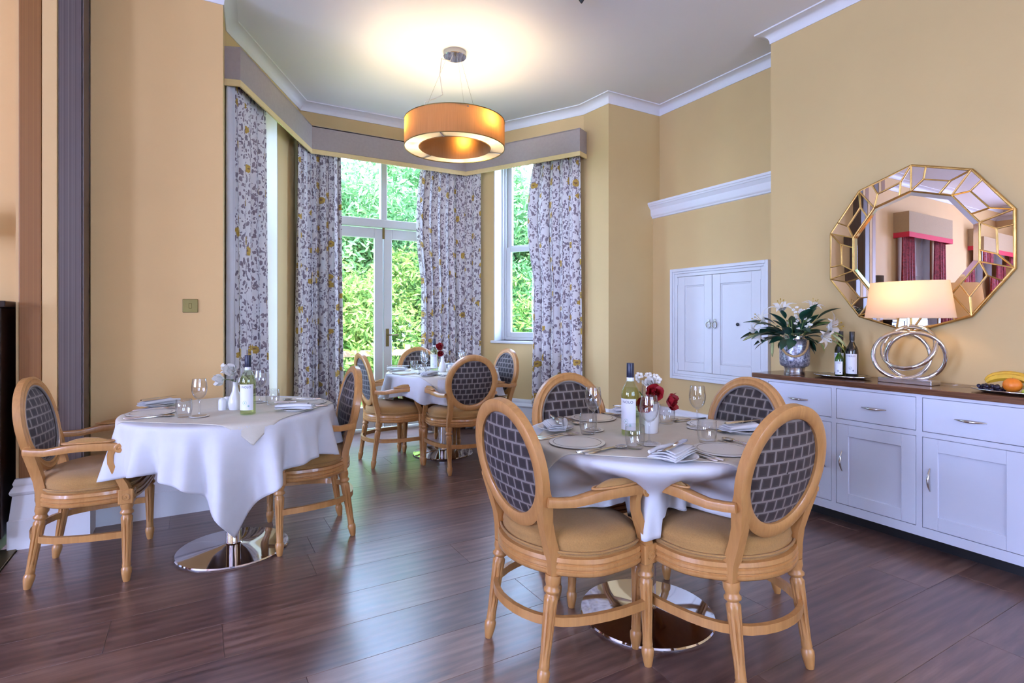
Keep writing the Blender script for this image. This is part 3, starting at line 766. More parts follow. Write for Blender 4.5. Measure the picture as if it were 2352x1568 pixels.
for k in range(10):
    V1, V0, I1, I0 = poly(RO, k), poly(RO, k + 1), poly(RI, k), poly(RI, k + 1)
    bl = lambda t, d: (V0.lerp(V1, t)).lerp(I0.lerp(I1, t), d)
    Po, Pi, M1, M2 = bl(.74, 0), bl(.30, 1), bl(.22, .47), bl(.74, .5)
    for q in ([V0, Po, M2, M1], [Po, V1, I1, M2], [M1, M2, I1, Pi], [V0, M1, Pi, I0]):
        c = sum(q, Vector((0, 0))) / len(q)
        ins = [c + (p - c) * .93 for p in q]
        tx, ty = rn(-.012, .012), rn(-.012, .012)
        pts = [(-.0225 + tx * (p.x - c.x) * 1 + ty * (p.y - c.y), p.x, p.y) for p in q]
        MB().add(pts + [(-.018, p.x, p.y) for p in q], [(3, 2, 1, 0), (0, 1, 5, 4), (1, 2, 6, 5), (2, 3, 7, 6), (3, 0, 4, 7)]).build('mirror_pane', 'mirror', MR)
    for (p, q) in ((V0, M1), (M1, M2), (M2, Po), (M1, Pi), (M2, I1), (V0, I0), (I0, I1)):
        came(p, q).build('gilt_strip', 'gold', MR, smooth=60)
MB().tube([yz(poly(RO, k), -.016) for k in range(10)], .009, 8, True).build('rim', 'gold', MR, smooth=50)

# ------------------------------------------------------------------ table lamp
LX, LY, WT = 3.50, 1.56, .868
t = thing('table_lamp', 'lit table lamp with three interlocking chrome rings on sideboard', 'lamp', (LX, LY, WT), R(90))
MB().box(-.135, .135, -.055, .055, 0, .028).build('base', 'silver', t, bevel=.003)
def ring(cx, cz, r, tilt, phi, rr=.0122):
    M = Matrix.Translation((cx, 0, cz)) @ Matrix.Rotation(R(tilt), 4, Vector((cos(R(phi)), 0, sin(R(phi))))) @ Matrix.Rotation(R(90), 4, 'X')
    return MB().tube([(r * cos(2 * pi * k / 64), r * sin(2 * pi * k / 64), 0) for k in range(64)], rr, 10, True, M, sec=[(cos(2 * pi * k / 10), 1.25 * sin(2 * pi * k / 10)) for k in range(10)])
ring(0, .205, .132, 28, 0).build('ring', 'chrome', t, smooth=80)
ring(.036, .158, .134, 28, 62).build('ring', 'chrome', t, smooth=80)
ring(-.036, .158, .134, 28, 118).build('ring', 'chrome', t, smooth=80)
MB().tube([(0, 0, .325), (0, 0, .47)], .006, 10).build('stem', 'chrome', t, smooth=60)
sh = MB(); sh.grid(64, 2, lambda a, b: ((.225 - .03 * b) * cos(2 * pi * a), (.14 - .02 * b) * sin(2 * pi * a), .372 + .205 * b), closeu=True, uvfn=lambda a, b: (a, b)); sh.build('shade', 'lamp_shade', t, smooth=80)
MB().sphere((0, 0, .47), .028, 14, 10, sc=(1, 1, 1.3)).build('bulb', 'bulb', t, smooth=80)
for yy in (-1, 1): MB().tube([(0, 0, .565), (0, yy * .118, .572)], .002, 5).build('shade_carrier', 'steel', t)
point(t, (0, 0, .515), 4.5, (1, .62, .28), .035)
MB().tube([(-.10, -.02, .01), (-.18, -.06, .006), (-.24, -.12, .005), (-.3, -.17, .005)], .003, 6).build('flex', 'glass', t, smooth=60)

# ------------------------------------------------------------------ chairs
def make_chair():
    t = thing('dining_chair', 'x', 'chair', (0, 0, 0), 0, 'oval-back carver chairs')
    # outline of the seat (local +X is the front)
    def outline(k, grow=0):
        a = 2 * pi * k
        c, s = cos(a), sin(a)
        ex = 2.0 + 2.2 * max(0, c) ** .7
        rr = (abs(c) ** ex + abs(s) ** ex) ** (-1 / ex)
        x, y = rr * c, rr * s
        wy = .272 + .012 * x
        px = x * (.225 if x > 0 else .205); py = y * wy * (1 if x > -.2 else 1 - .06 * (-.2 - x))
        l = math.hypot(px, py); return (px * (1 + grow / l), py * (1 + grow / l))
    n = 72
    pr = [(.0, .372), (.012, .372), (.018, .378), (.018, .388), (.013, .391), (.013, .394), (.018, .398), (.018, .408), (.013, .411), (.013, .414), (.017, .418), (.014, .432), (.0, .434)]
    rail = MB().grid(n, len(pr), lambda a, b: (*outline(a, pr[round(b * (len(pr) - 1))][0] - .004), pr[round(b * (len(pr) - 1))][1]), closeu=True)
    rail.f.append(tuple(range(n - 1, -1, -1))); rail.f.append(tuple(range((len(pr) - 1) * n, len(pr) * n)))
    rail.build('seat_rail', 'beech', t, smooth=50)
    prof = [(1.0, .430), (1.02, .442), (1.0, .452), (.985, .457), (1.0, .470), (.975, .488), (.90, .502), (.75, .512), (.5, .519), (.25, .522), (.02, .523)]
    cu = MB().grid(n, len(prof), lambda a, b: (lambda q, p: (q[0] * p[0], q[1] * p[0], p[1]))(outline(a, -.006), prof[round(b * (len(prof) - 1))]), closeu=True)
    cu.f.append(tuple(range((len(prof) - 1) * n, len(prof) * n)))
    cush = cu.build('seat_cushion', 'seat_fabric', t, smooth=60)
    MB().tube([(*outline(k / n, .001), .449) for k in range(n)], .005, 6, True).build('piping', 'seat_fabric', cush, smooth=80)
    lp = [(.013, 0), (.016, .012), (.021, .040), (.022, .058), (.018, .066), (.0165, .07), (.0185, .075), (.0175, .082), (.017, .10), (.0235, .285), (.024, .30), (.019, .306), (.0185, .312), (.027, .318), (.028, .326), (.022, .333), (.022, .34), (.027, .352), (.027, .374)]
    lp2 = []
    for (r, z) in lp: lp2.append((r, z))
    def rf(a, z):
        if .095 < z < .30: return 1 - .24 * max(0, cos(8 * a)) ** 1.5 * min(1, (z - .095) / .03, (.30 - z) / .02)
        return 1
    for i in range(len(lp2) - 1, 0, -1):
        if lp2[i][1] - lp2[i - 1][1] > .1:
            (r0, z0), (r1, z1) = lp2[i - 1], lp2[i]
            lp2[i:i] = [(r0 + (r1 - r0) * k / 6, z0 + (z1 - z0) * k / 6) for k in range(1, 6)]
    legm = MB().lathe(lp2, 32, None, rf).mesh('leg', 'beech', 50)
    for sy in (-1, 1):
        lf = obj('leg', legm, t, (.195, sy * .262, 0), (R(sy * 2), 0, 0))
        lf.location = (.192, sy * .272, 0)
        blk = MB().box(-.031, .031, -.029, .029, .366, .436); b = blk.build('corner_block', 'beech', lf, bevel=.004)
        b.rotation_euler = (R(-sy * 2), 0, 0); b.location = (0, -sy * .012, 0)
        ro = MB()
        for face in (0, 1):
            Mx = (Matrix.Translation((.031, 0, .400)) @ Matrix.Rotation(R(90), 4, 'Y')) if face == 0 else (Matrix.Translation((0, sy * .029, .400)) @ Matrix.Rotation(R(-90 * sy), 4, 'X'))
            ro.lathe([(.018, 0), (.018, .003), (.014, .0035), (.013, .0015), (.005, .0015), (.004, .004), (.001, .0045)], 18, Mx, rf=lambda a, z: 1 - .12 * (cos(6 * a) > 0), cap=False)
        rob = ro.build('rosette', 'beech', lf, smooth=30); rob.rotation_euler = b.rotation_euler; rob.location = b.location
        rl = obj('leg', legm, t)
        rl.location = (-.205, sy * .180, 0); rl.rotation_euler = (R(sy * 1.5), R(8.4), 0)
        # splat stile from the rear leg up to the oval
    tl = R(10.5); BX, BZ = -.168, .455
    MBk = Matrix.Translation((BX, 0, BZ)) @ Matrix.Rotation(-tl, 4, 'Y')   # local z along the raked back, x through it
    cz, aw, ah = .275, .197, .207   # centre-line of the oval frame
    secf = [(-.023, -.013), (-.023, .013), (-.011, .020), (.0, .016), (.011, .020), (.023, .013), (.023, -.015), (.014, -.020), (-.014, -.020)]
    # sweep an oval frame: section x = in-plane, y = through
    vs_, fs = [], []; nn = 72; kk = len(secf)
    for i in range(nn):
        a = 2 * pi * i / nn; nx, nz = cos(a) / aw, sin(a) / ah; l = math.hypot(nx, nz); nx /= l; nz /= l
        for (u, w) in secf: vs_.append((w, aw * cos(a) + nx * u, cz + ah * sin(a) + nz * u))
    for i in range(nn):
        for j in range(kk): fs.append((i * kk + j, i * kk + (j + 1) % kk, ((i + 1) % nn) * kk + (j + 1) % kk, ((i + 1) % nn) * kk + j))
    bf = MB().add(vs_, fs, MBk).build('back_frame', 'beech', t, smooth=45)
    ai, bi = aw - .019, ah - .019
    pad = MB()
    for sgn in (-1, 1):
        pad.grid(48, 9, lambda a, b: (sgn * (.003 + (.026 if sgn > 0 else .017) * (1 - (1 - b) ** 3.0)), ai * (1 - b * .98) * cos(2 * pi * a), cz + bi * (1 - b * .98) * sin(2 * pi * a)), closeu=True, M=MBk,
                 uvfn=lambda a, b: (ai * (1 - b * .98) * cos(2 * pi * a) + 5, cz + bi * (1 - b * .98) * sin(2 * pi * a) + 5.006))
    pd = pad.build('back_pad', 'back_fabric', t, smooth=70)
    MB().tube([(.012, (ai - .004) * cos(2 * pi * k / 56), cz + (bi - .004) * sin(2 * pi * k / 56)) for k in range(56)], .006, 6, True, MBk).build('piping', 'back_fabric', pd, smooth=80)
    for sy in (-1, 1):
        # stiles
        st = [(-.150, sy * .170, .362), (-.153, sy * .169, .43), (-.166, sy * .163, .49), (-.182, sy * .166, .55), (-.197, sy * .184, .625), (-.210, sy * .197, .69)]
        MB().tube(st, [.92, .92, .86, .9, .95, .6], 8, sec=[(-.021, -.022), (.021, -.022), (.024, 0), (.021, .022), (-.021, .022), (-.024, 0)], up=(1, 0, .2)).build('stile', 'beech', t, smooth=40)
        # arms
        path = [(-.203, .210, .634), (-.17, .222, .630), (-.12, .238, .628), (-.07, .252, .636), (-.02, .263, .645), (.05, .271, .648), (.11, .274, .645), (.165, .272, .637)]
        path = [(x, sy * y, z) for x, y, z in path]
        arm = MB().tube(path, [.85, .85, .88, .98, 1.08, 1.12, 1.1, .95], 8, sec=[(-.017, -.018), (-.021, -.004), (-.018, .012), (-.010, .017), (.010, .017), (.018, .012), (.021, -.004), (.017, -.018), (0, -.020)], up=(0, 0, 1))
        arm.lathe([(.018, -.023), (.022, -.021), (.022, .021), (.018, .023)], 20, Matrix.Translation((.168, sy * .272, .632)) @ Matrix.Rotation(R(90), 4, 'X'))
        for q in (-1, 1): arm.lathe([(.016, 0), (.016, .003), (.0105, .003), (.0105, .0005), (.005, .0005), (.001, .004)], 16, Matrix.Translation((.168, sy * .272 + q * .0226, .632)) @ Matrix.Rotation(R(-90 * q), 4, 'X'), cap=False)
        ao = arm.build('armrest', 'beech', t, smooth=40)
        pp = MB().grid(28, 7, lambda a, b: (.045 + (.095 * cos(2 * pi * a)) * (1 - b), sy * (.268 + .006 * cos(2 * pi * a)) + .020 * sin(2 * pi * a) * (1 - b) ** .8, .664 + .024 * (1 - (1 - b) ** 2.4)), closeu=True)
        po = pp.build('arm_pad', 'seat_fabric', ao, smooth=70)
        MB().tube([(.045 + .100 * cos(2 * pi * k / 32), sy * (.268 + .006 * cos(2 * pi * k / 32)) + .0225 * sin(2 * pi * k / 32), .666) for k in range(32)], .0048, 6, True).build('bead', 'beech', ao, smooth=80)
        sp = [(.142, sy * .270, .632), (.132, sy * .271, .60), (.133, sy * .271, .565), (.146, sy * .270, .53), (.166, sy * .268, .49), (.183, sy * .265, .455), (.190, sy * .263, .43)]
        MB().tube(sp, [.95, .85, .85, .9, 1.0, 1.15, 1.25], 8, sec=[(-.017, -.016), (-.017, .012), (-.008, .017), (0, .014), (.008, .017), (.017, .012), (.017, -.016)], up=(1, 0, .6)).build('arm_support', 'beech', t, smooth=40)
    # bowed stretcher
    half = [(.19, .268), (.14, .2685), (.08, .266), (.02, .258), (-.04, .245), (-.09, .228), (-.135, .204), (-.172, .172), (-.198, .135), (-.216, .09), (-.226, .045)]
    sp = [(x, -y, .222) for x, y in half] + [(-.229, 0, .222)] + [(x, y, .222) for x, y in half[::-1]]
    MB().tube(sp, 1, 4, sec=[(-.009, -.015), (.009, -.015), (.009, .015), (-.009, .015)], up=(0, 0, 1)).build('stretcher', 'beech', t, smooth=40)
    return t
chair = make_chair()
CH = [((1.183, 1.701), 2, 'oval-backed armchair on the near left of front table'),
      ((1.690, 1.345), 90, 'oval-backed armchair on the near right, back towards us, front table'),
      ((1.66, 2.075), -92, 'oval-backed armchair behind the front table, below the rightmost curtain'),
      ((2.06, 1.715), 178, 'oval-backed armchair of the front table next to the sideboard'),
      ((-.46, 3.416), -6, 'oval-backed armchair at far left before the striped pier'),
      ((.56, 3.331), 179, 'oval-backed armchair on the right of the left table'),
      ((1.441, 4.658), 2.4, 'oval-backed armchair on the left of the far bay table'),
      ((1.905, 4.150), 86, 'oval-backed armchair of the far table with its back to us'),
      ((2.33, 4.56), 182, 'oval-backed armchair at the far right under the bay window'),
      ((1.93, 5.06), -92, 'oval-backed armchair behind the far table against French doors')]
for i, (p, a, lab) in enumerate(CH):
    c = chair if i == 0 else copy_tree(chair)
    c.location = (p[0], p[1], 0); c.rotation_euler = (0, 0, R(a)); c['label'] = lab

# ------------------------------------------------------------------ tables and cloths
TABS = {'f': ((1.63, 1.70), 'front'), 'l': ((.16, 3.285), 'left'), 'b': ((1.95, 4.67), 'far')}
def make_table(c, label):
    t = thing('pedestal_table', label, 'table', (c[0], c[1], 0), 0, 'round pedestal tables')
    MB().lathe([(.272, 0), (.276, .006), (.272, .012), (.20, .018), (.08, .028), (.045, .034), (.04, .04)], 64).build('base', 'chrome', t, smooth=30)
    MB().lathe([(.038, .03), (.038, .72)], 32).build('column', 'chrome', t, smooth=40)
    MB().lathe([(.49, .72), (.497, .725), (.497, .742), (.49, .746)], 64).build('tabletop', 'beech', t, smooth=30)
    return t
for k, lab in (('f', 'round chrome-pedestal table under the cloth nearest the sideboard'), ('l', 'round chrome-pedestal table on the left, before the switch wall'), ('b', 'round chrome-pedestal table standing in the bay by French doors')):
    make_table(TABS[k][0], lab)
def cloth(name, label, cat, c, side, rot, top, mat, seed=0, dips=(), Rt=.5, foldn=(13, 21), amp=.8, cap=9, caps=None, sits=()):
    rs = random.Random(seed); p1, p2 = rs.uniform(0, 6), rs.uniform(0, 6)
    nth, nr = 288, 56
    vs_ = [(0, 0, top)]; fs = []; uvs = [(0, 0)]
    def ang(a): return (a + pi) % (2 * pi) - pi
    for i in range(1, nr + 1):
        for k in range(nth):
            th = 2 * pi * k / nth; q = th - rot
            Ls = side / 2 / max(abs(cos(q)), abs(sin(q)))
            if caps: cap = caps[int(((q % (2 * pi)) // (pi / 2)))]
            if Ls > Rt + cap * .8: Ls = Rt + cap * (1 - .2 * math.exp(-(Ls - Rt - cap * .8) / (cap * .2)))
            rho = Ls * i / nr
            cn = max(0, cos(4 * (q - pi / 4))) ** 3
            d = rho - Rt
            if d <= 0:
                e = max(0, 1 - (Rt - rho) / .02); r = rho; z = top - .0022 * e * e
            else:
                ed = .014; s = min(1, d / (ed * 1.57))
                r = Rt + ed * sin(s * pi / 2); z = top - ed * (1 - cos(s * pi / 2)) - .0022
                d2 = max(0, d - ed * 1.57)
                f = amp * d2 * (.16 * sin(foldn[0] * th + p1) + .10 * sin(foldn[1] * th + p2) + .10 * cn * cos(3 * 8 * (q - pi / 4)))
                for (da, dw, dd) in dips:
                    g = math.exp(-(ang(th - da) / dw) ** 4); sm = min(1, d2 / .14); f -= dd * g * sm * sm * (3 - 2 * sm)
                r += .05 * d2 + f; z -= d2 * .97
            X_, Y_ = r * cos(th), r * sin(th)
            for (sx_, sy_, sa_) in sits:
                dx, dy = X_ + c[0] - sx_, Y_ + c[1] - sy_; lx, ly = dx * cos(sa_) + dy * sin(sa_), -dx * sin(sa_) + dy * cos(sa_)
                if -.20 < lx < .24 and abs(ly) < .275 and z < .53: z = .53 + .004 * sin(9 * th) - .02 * max(0, abs(ly) - .2)
            vs_.append((X_, Y_, z)); uvs.append((rho * cos(th), rho * sin(th)))
    for k in range(nth): fs.append((0, 1 + k, 1 + (k + 1) % nth))
    for i in range(nr - 1):
        for k in range(nth):
            k2 = (k + 1) % nth; a = 1 + i * nth; fs.append((a + k, a + nth + k, a + nth + k2, a + k2))
    o = MB().add(vs_, fs, None, uvs).build(name, mat, smooth=80, solid=.0016, loc=(c[0], c[1], 0))
    return tag(o, label, cat, 'white tablecloths' if name == 'tablecloth' else 'cream overlay cloths')
f_, l_, b_ = TABS['f'][0], TABS['l'][0], TABS['b'][0]
def sit(*ids): return [(CH[i][0][0], CH[i][0][1], R(CH[i][1])) for i in ids]
cloth('tablecloth', 'white tablecloth draped over the front table', 'tablecloth', f_, 1.48, R(-135 + 45), .751, 'linen', 3, cap=.31, sits=sit(0, 1, 2, 3), dips=((R(-156), R(20), .17), (R(-104), R(19), .17), (R(154), R(14), .19), (R(-52), R(14), .19), (R(-130), R(34), .11)))
cloth('tablecloth', 'white tablecloth with long front point on the left table', 'tablecloth', l_, 1.46, R(-92 + 45), .751, 'linen', 5, caps=(.30, .5, .30, .9), sits=sit(5), amp=.9, foldn=(16, 27))
cloth('tablecloth', 'white tablecloth over the far bay table', 'tablecloth', b_, 1.36, R(-108 + 45), .751, 'linen', 8, sits=sit(6, 7, 8, 9), amp=1.0)
cloth('overlay_cloth', 'cream overlay cloth laid across the front table', 'cloth', f_, .86, R(-134), .7545, 'topper', 13, amp=.2)
cloth('overlay_cloth', 'cream overlay cloth with hanging point on the left table', 'cloth', l_, .87, R(-84 + 45), .7545, 'topper', 15, amp=.2)
cloth('overlay_cloth', 'cream overlay cloth laid on the far table', 'cloth', b_, .92, R(20), .7545, 'topper', 18, amp=.2)
TZ = .7562
# ------------------------------------------------------------------ tableware
def once(f):
    cache = {}
    def g(*a):
        if a not in cache: cache[a] = f(*a)
        return cache[a]
    return g
PLACE = {}
def tw(proto, name, label, cat, loc, rotz, group):
    if name not in PLACE:
        o = proto(); PLACE[name] = o
    else: o = copy_tree(PLACE[name])
    o.location = loc; o.rotation_euler = (0, 0, rotz); o.name = name
    return tag(o, label, cat, group)
def p_mat():
    t = bpy.data.objects.new('placemat', None); col.objects.link(t)
    MB().lathe([(.106, 0), (.108, .002), (.108, .004)], 56).build('cork_backing', 'mat_line', t, smooth=30)
    MB().lathe([(.1075, .0038), (.107, .0055), (.001, .0055)], 56, cap=False).build('face', 'mat_cream', t, smooth=30)
    MB().lathe([(.0905, .0052), (.0905, .0059), (.0925, .0059), (.0925, .0052)], 56, cap=False).build('printed_ring', 'mat_line', t)
    return t
def p_coaster():
    t = bpy.data.objects.new('coaster', None); col.objects.link(t)
    MB().lathe([(.044, 0), (.045, .002), (.045, .0032)], 40).build('cork_backing', 'mat_line', t, smooth=30)
    MB().lathe([(.0448, .003), (.0445, .0045), (.001, .0045)], 40, cap=False).build('face', 'mat_cream', t, smooth=30)
    return t
def p_plate():
    return MB().lathe([(.001, .002), (.045, .002), (.048, 0), (.05, .002), (.056, .004), (.078, .012), (.079, .0135), (.077, .014), (.056, .0065), (.05, .005), (.001, .005)], 48, cap=False).build('side_plate', 'china', smooth=50)
def p_wine():
    t = bpy.data.objects.new('wine_glass', None); col.objects.link(t)
    MB().lathe([(.001, .0), (.033, .0), (.034, .001), (.033, .002), (.012, .0045), (.005, .009)], 32, cap=False).build('foot', 'glass', t, smooth=60)
    MB().lathe([(.005, .009), (.0036, .02), (.0034, .06), (.0045, .074), (.007, .08)], 16, cap=False).build('stem', 'glass', t, smooth=60)
    MB().lathe([(.001, .080), (.007, .080), (.018, .087), (.029, .102), (.0345, .122), (.035, .140), (.032, .165), (.0295, .180), (.0285, .1805), (.031, .165), (.0338, .140), (.0333, .122), (.028, .103), (.017, .0885), (.001, .083)], 36, cap=False).build('bowl', 'glass', t, smooth=60)
    return t
def p_tumbler():
    return MB().lathe([(.001, 0), (.028, 0), (.030, .003), (.036, .03), (.037, .05), (.0345, .085), (.033, .086), (.0355, .05), (.0345, .03), (.029, .012), (.001, .010)], 36, cap=False).build('tumbler', 'glass', smooth=60)
def flat_sweep(mb, st):      # stations: (x, half width, z, thickness)
    vs_, fs = [], []
    for (x, w, z, h) in st: vs_ += [(x, -w, z), (x, w, z), (x, w * .8, z + h), (x, -w * .8, z + h)]
    for i in range(len(st) - 1):
        a = 4 * i
        for j in range(4): fs.append((a + j, a + (j + 1) % 4, a + 4 + (j + 1) % 4, a + 4 + j))
    fs.append((3, 2, 1, 0)); e = 4 * (len(st) - 1); fs.append((e, e + 1, e + 2, e + 3)); return mb.add(vs_, fs)
HAND = [(-.10, .006, .001, .003), (-.09, .0095, .001, .004), (-.05, .008, .001, .005), (-.01, .0055, .002, .005), (.02, .004, .004, .004), (.035, .004, .006, .003)]
def p_knife():
    t = bpy.data.objects.new('knife', None); col.objects.link(t)
    flat_sweep(MB(), [(-.105, .006, .001, .004), (-.095, .0085, .001, .006), (-.02, .0075, .001, .006), (0, .006, .001, .005)]).build('handle', 'steel', t, smooth=50)
    flat_sweep(MB(), [(0, .006, .002, .0015), (.02, .0095, .002, .0012), (.08, .009, .002, .001), (.105, .004, .002, .0008)]).build('blade', 'steel', t, smooth=50)
    return t
def p_fork():
    t = bpy.data.objects.new('fork', None); col.objects.link(t)
    flat_sweep(MB(), HAND + [(.05, .010, .006, .002), (.06, .012, .004, .002)]).build('handle', 'steel', t, smooth=50)
    for k in range(4):
        y = -.0098 + .0065 * k
        m = MB(); m.tube([(.059, y, .005), (.075, y, .003), (.09, y, .004), (.1, y, .007)], [.0022, .002, .0018, .001], 5); m.build('tine', 'steel', t, smooth=60)
    return t
def p_spoon():
    t = bpy.data.objects.new('spoon', None); col.objects.link(t)
    flat_sweep(MB(), HAND + [(.05, .004, .006, .002)]).build('handle', 'steel', t, smooth=50)
    MB().grid(20, 6, lambda a, b: (.075 + .028 * (1 - b) * cos(2 * pi * a), .019 * (1 - b) * sin(2 * pi * a), .0085 - .0075 * (1 - (1 - b) ** 2)), closeu=True).build('bowl', 'steel', t, smooth=80, solid=.0012)
    return t
def p_napkin():
    t = bpy.data.objects.new('napkin', None); col.objects.link(t)
    for i, (zz, x0, x1, w0, w1) in enumerate(((.0, -.10, .09, .035, .052), (.006, -.097, .087, .033, .048), (.012, -.10, .075, .028, .045), (.018, -.092, .06, .022, .034))):
        def fn(a, b):
            x = x0 + (x1 - x0) * a; w = w0 + (w1 - w0) * a; y = w * (2 * b - 1)
            z = .004 + zz + .002 * sin(5 * a + .3 * i) + .006 * (1 - (2 * b - 1) ** 2) * a + .0014 * sin(7 * b + 2 * a + i)
            return (x, y, z)
        MB().grid(14, 12, fn).build('fold', 'napkin', t, smooth=80, solid=.003)
    MB().tube([(-.097, -.034, .018), (-.04, -.042, .022), (.02, -.046, .024), (.085, -.048, .02)], [.006, .008, .009, .006], 8).build('rolled_edge', 'napkin', t, smooth=80)
    return t
SEATS = {'f': {'left-hand': 182, 'nearest': -87, 'rear': 88, 'right-hand': -4}, 'l': {'left': 178, 'right': -2}, 'b': {'left': 181, 'near': -95, 'rear': 90, 'right': -8}}
EXPL = {('f', 'left-hand'): dict(wg=(1.462, 1.845), tum=(1.40, 1.80), nap=(1.335, 1.945, 60)), ('f', 'nearest'): dict(wg=(1.485, 1.535), tum=(1.395, 1.515), nap=(1.405, 1.330, -165)),
        ('f', 'rear'): dict(wg=(1.80, 1.86), tum=(1.85, 1.80), nap=(1.88, 2.05, -30)), ('f', 'right-hand'): dict(wg=(1.885, 1.655), tum=(1.70, 1.445), nap=(1.985, 1.50, -10)),
        ('l', 'left'): dict(wg=(0.0, 3.07), tum=(-.065, 3.10), nap=(-.19, 3.55, 35)), ('l', 'right'): dict(wg=(.30, 3.42), tum=(.355, 3.30), nap=(.44, 3.03, -20))}
for tk, seats in SEATS.items():
    c, tn = TABS[tk]
    for sn, deg in seats.items():
        a = R(deg); u = Vector((cos(a), sin(a))); v = Vector((-u.y, u.x)); C = Vector(c)
        def P(r, s): q = C + u * r + v * s; return (q.x, q.y, TZ)
        D = '%s place of the %s table' % (sn, tn)
        tw(p_mat, 'placemat', 'round cream placemat, ' + D, 'placemat', P(.372, 0), a, 'round cream placemats')
        tw(p_knife, 'knife', 'steel dinner knife, ' + D, 'knife', P(.365, .128), a + pi + rn(-.08, .08), 'table knives')
        tw(p_spoon, 'spoon', 'steel dessert spoon, ' + D, 'spoon', P(.36, .152), a + pi + rn(-.08, .08), 'dessert spoons')
        tw(p_fork, 'fork', 'outer steel fork, ' + D, 'fork', P(.36, -.15), a + pi + rn(-.1, .1), 'table forks')
        tw(p_fork, 'fork', 'inner steel fork beside placemat, ' + D, 'fork', P(.365, -.126), a + pi + rn(-.08, .08), 'table forks')
        ex = EXPL.get((tk, sn), {})
        wg = (*ex['wg'], TZ) if ex else P(.22, .10); tu = (*ex['tum'], TZ) if ex else P(.27, .18)
        tw(p_coaster, 'coaster', 'small round cream coaster under wine glass, ' + D, 'coaster', wg, 0, 'round coasters')
        tw(p_wine, 'wine_glass', 'empty stemmed wine glass, ' + D, 'glass', (wg[0], wg[1], TZ + .0048), 0, 'stemmed wine glasses')
        tw(p_tumbler, 'tumbler', 'clear water tumbler, ' + D, 'glass', tu, 0, 'water tumblers')
        if ex: nx, ny, na = ex['nap']; na = R(na)
        else:
            q = P(.345, -.235); nx, ny, na = q[0], q[1], a + 2.4
        tw(p_plate, 'side_plate', 'white side plate beneath napkin, ' + D, 'plate', (nx, ny, TZ), 0, 'white side plates')
        tw(p_napkin, 'napkin', 'folded white napkin, ' + D, 'napkin', (nx, ny, TZ + .010), na, 'folded napkins')
        tw(p_knife, 'knife', 'butter knife lying on napkin, ' + D, 'knife', (nx, ny, TZ + .044), na + .12, 'table knives')

# ------------------------------------------------------------------ bottles
def lettering(body, size, rad, zc, parent, mat='ink', ang0=0, name='lettering'):
    cu = bpy.data.curves.new('t', 'FONT'); cu.body = body; cu.size = size; cu.align_x = 'CENTER'; cu.align_y = 'CENTER'
    to = bpy.data.objects.new('t', cu); col.objects.link(to)
    dg = bpy.context.evaluated_depsgraph_get(); me = bpy.data.meshes.new_from_object(to.evaluated_get(dg))
    bpy.data.objects.remove(to); me.name = name
    for v in me.vertices:
        a = ang0 + v.co.x / rad; v.co = (rad * cos(a), rad * sin(a), zc + v.co.y)
    me.materials.clear(); me.materials.append(MATS[mat]); return obj(name, me, parent)
def bottle(name, label, loc, face, glass, s=1.0, cap='black', wine=None, band=None, words='I NOLO', fill=.2, lab=(.075, .165), group='wine bottles'):
    t = thing(name, label, 'bottle', loc, R(face), group)
    p = [(.001, .004), (.02, .003), (.035, 0), (.0375, .005), (.0375, .165), (.036, .182), (.030, .200), (.020, .217), (.0145, .232), (.0135, .245), (.0135, .292), (.0145, .293), (.0145, .298), (.001, .298)]
    p = [(r * s, z * s) for r, z in p]
    MB().lathe(p, 40, cap=False).build('glass_body', glass, t, smooth=50)
    if wine:
        w = [(.001, .006), (.0355, .006), (.0355, .165), (.034, .181), (.029, .197)]; w = [(r * s, z * s) for r, z in w if z < fill + .01]; w.append((.001, w[-1][1]))
        MB().lathe(w, 36, cap=False).build('wine', wine, t, smooth=50)
    MB().lathe([(.0144 * s, .242 * s), (.0155 * s, .246 * s), (.0155 * s, .300 * s), (.0145 * s, .302 * s), (.001, .302 * s)], 28, cap=False).build('cap', cap, t, smooth=40)
    if band:
        MB().lathe([(.0152 * s, .226 * s), (.0150 * s, .242 * s)], 28, cap=False).build('neck_label', 'paper', t, smooth=60)
        MB().lathe([(.0157 * s, .2415 * s), (.0157 * s, .245 * s)], 28, cap=False).build('neck_stripe', 'ink', t, smooth=60)
    ra = .0379 * s; hw = R(58)
    lb = MB().grid(15, 2, lambda a, b: (ra * cos(-hw + 2 * hw * a), ra * sin(-hw + 2 * hw * a), s * (lab[0] - .05 + (lab[1] - lab[0] + .04) * b)), uvfn=lambda a, b: (a, b)).build('label', 'paper', t, smooth=80)
    lb_z1 = s * (lab[1] - .01)
    lettering(words, .0155 * s, ra + .0004, lb_z1 - .014 * s, lb)
    for (y, zz, r_) in ((-.004, .062, .0095), (.014, .046, .005)):
        pts = [(0, y * s + r_ * s * cos(2 * pi * k / 20), zz * s + r_ * s * sin(2 * pi * k / 20)) for k in range(20)]
        pts = [((ra + .0004) * cos(q[1] / ra), (ra + .0004) * sin(q[1] / ra), q[2]) for q in pts]
        MB().tube(pts, .0005, 4, True).build('emblem', 'ink_green' if wine else 'ink', lb)
        MB().add([((ra + .0006) * cos((y * s + dx) / ra), (ra + .0006) * sin((y * s + dx) / ra), zz * s + dz) for dx, dz in ((-.002, -.003), (.002, -.003), (.0025, .001), (0, .004), (-.0025, .001))], [(0, 1, 2, 3, 4)]).build('emblem', 'ink_green' if wine else 'ink', lb)
    return t
def facing(x, y, da=0): return math.degrees(math.atan2(-y, -x)) + da
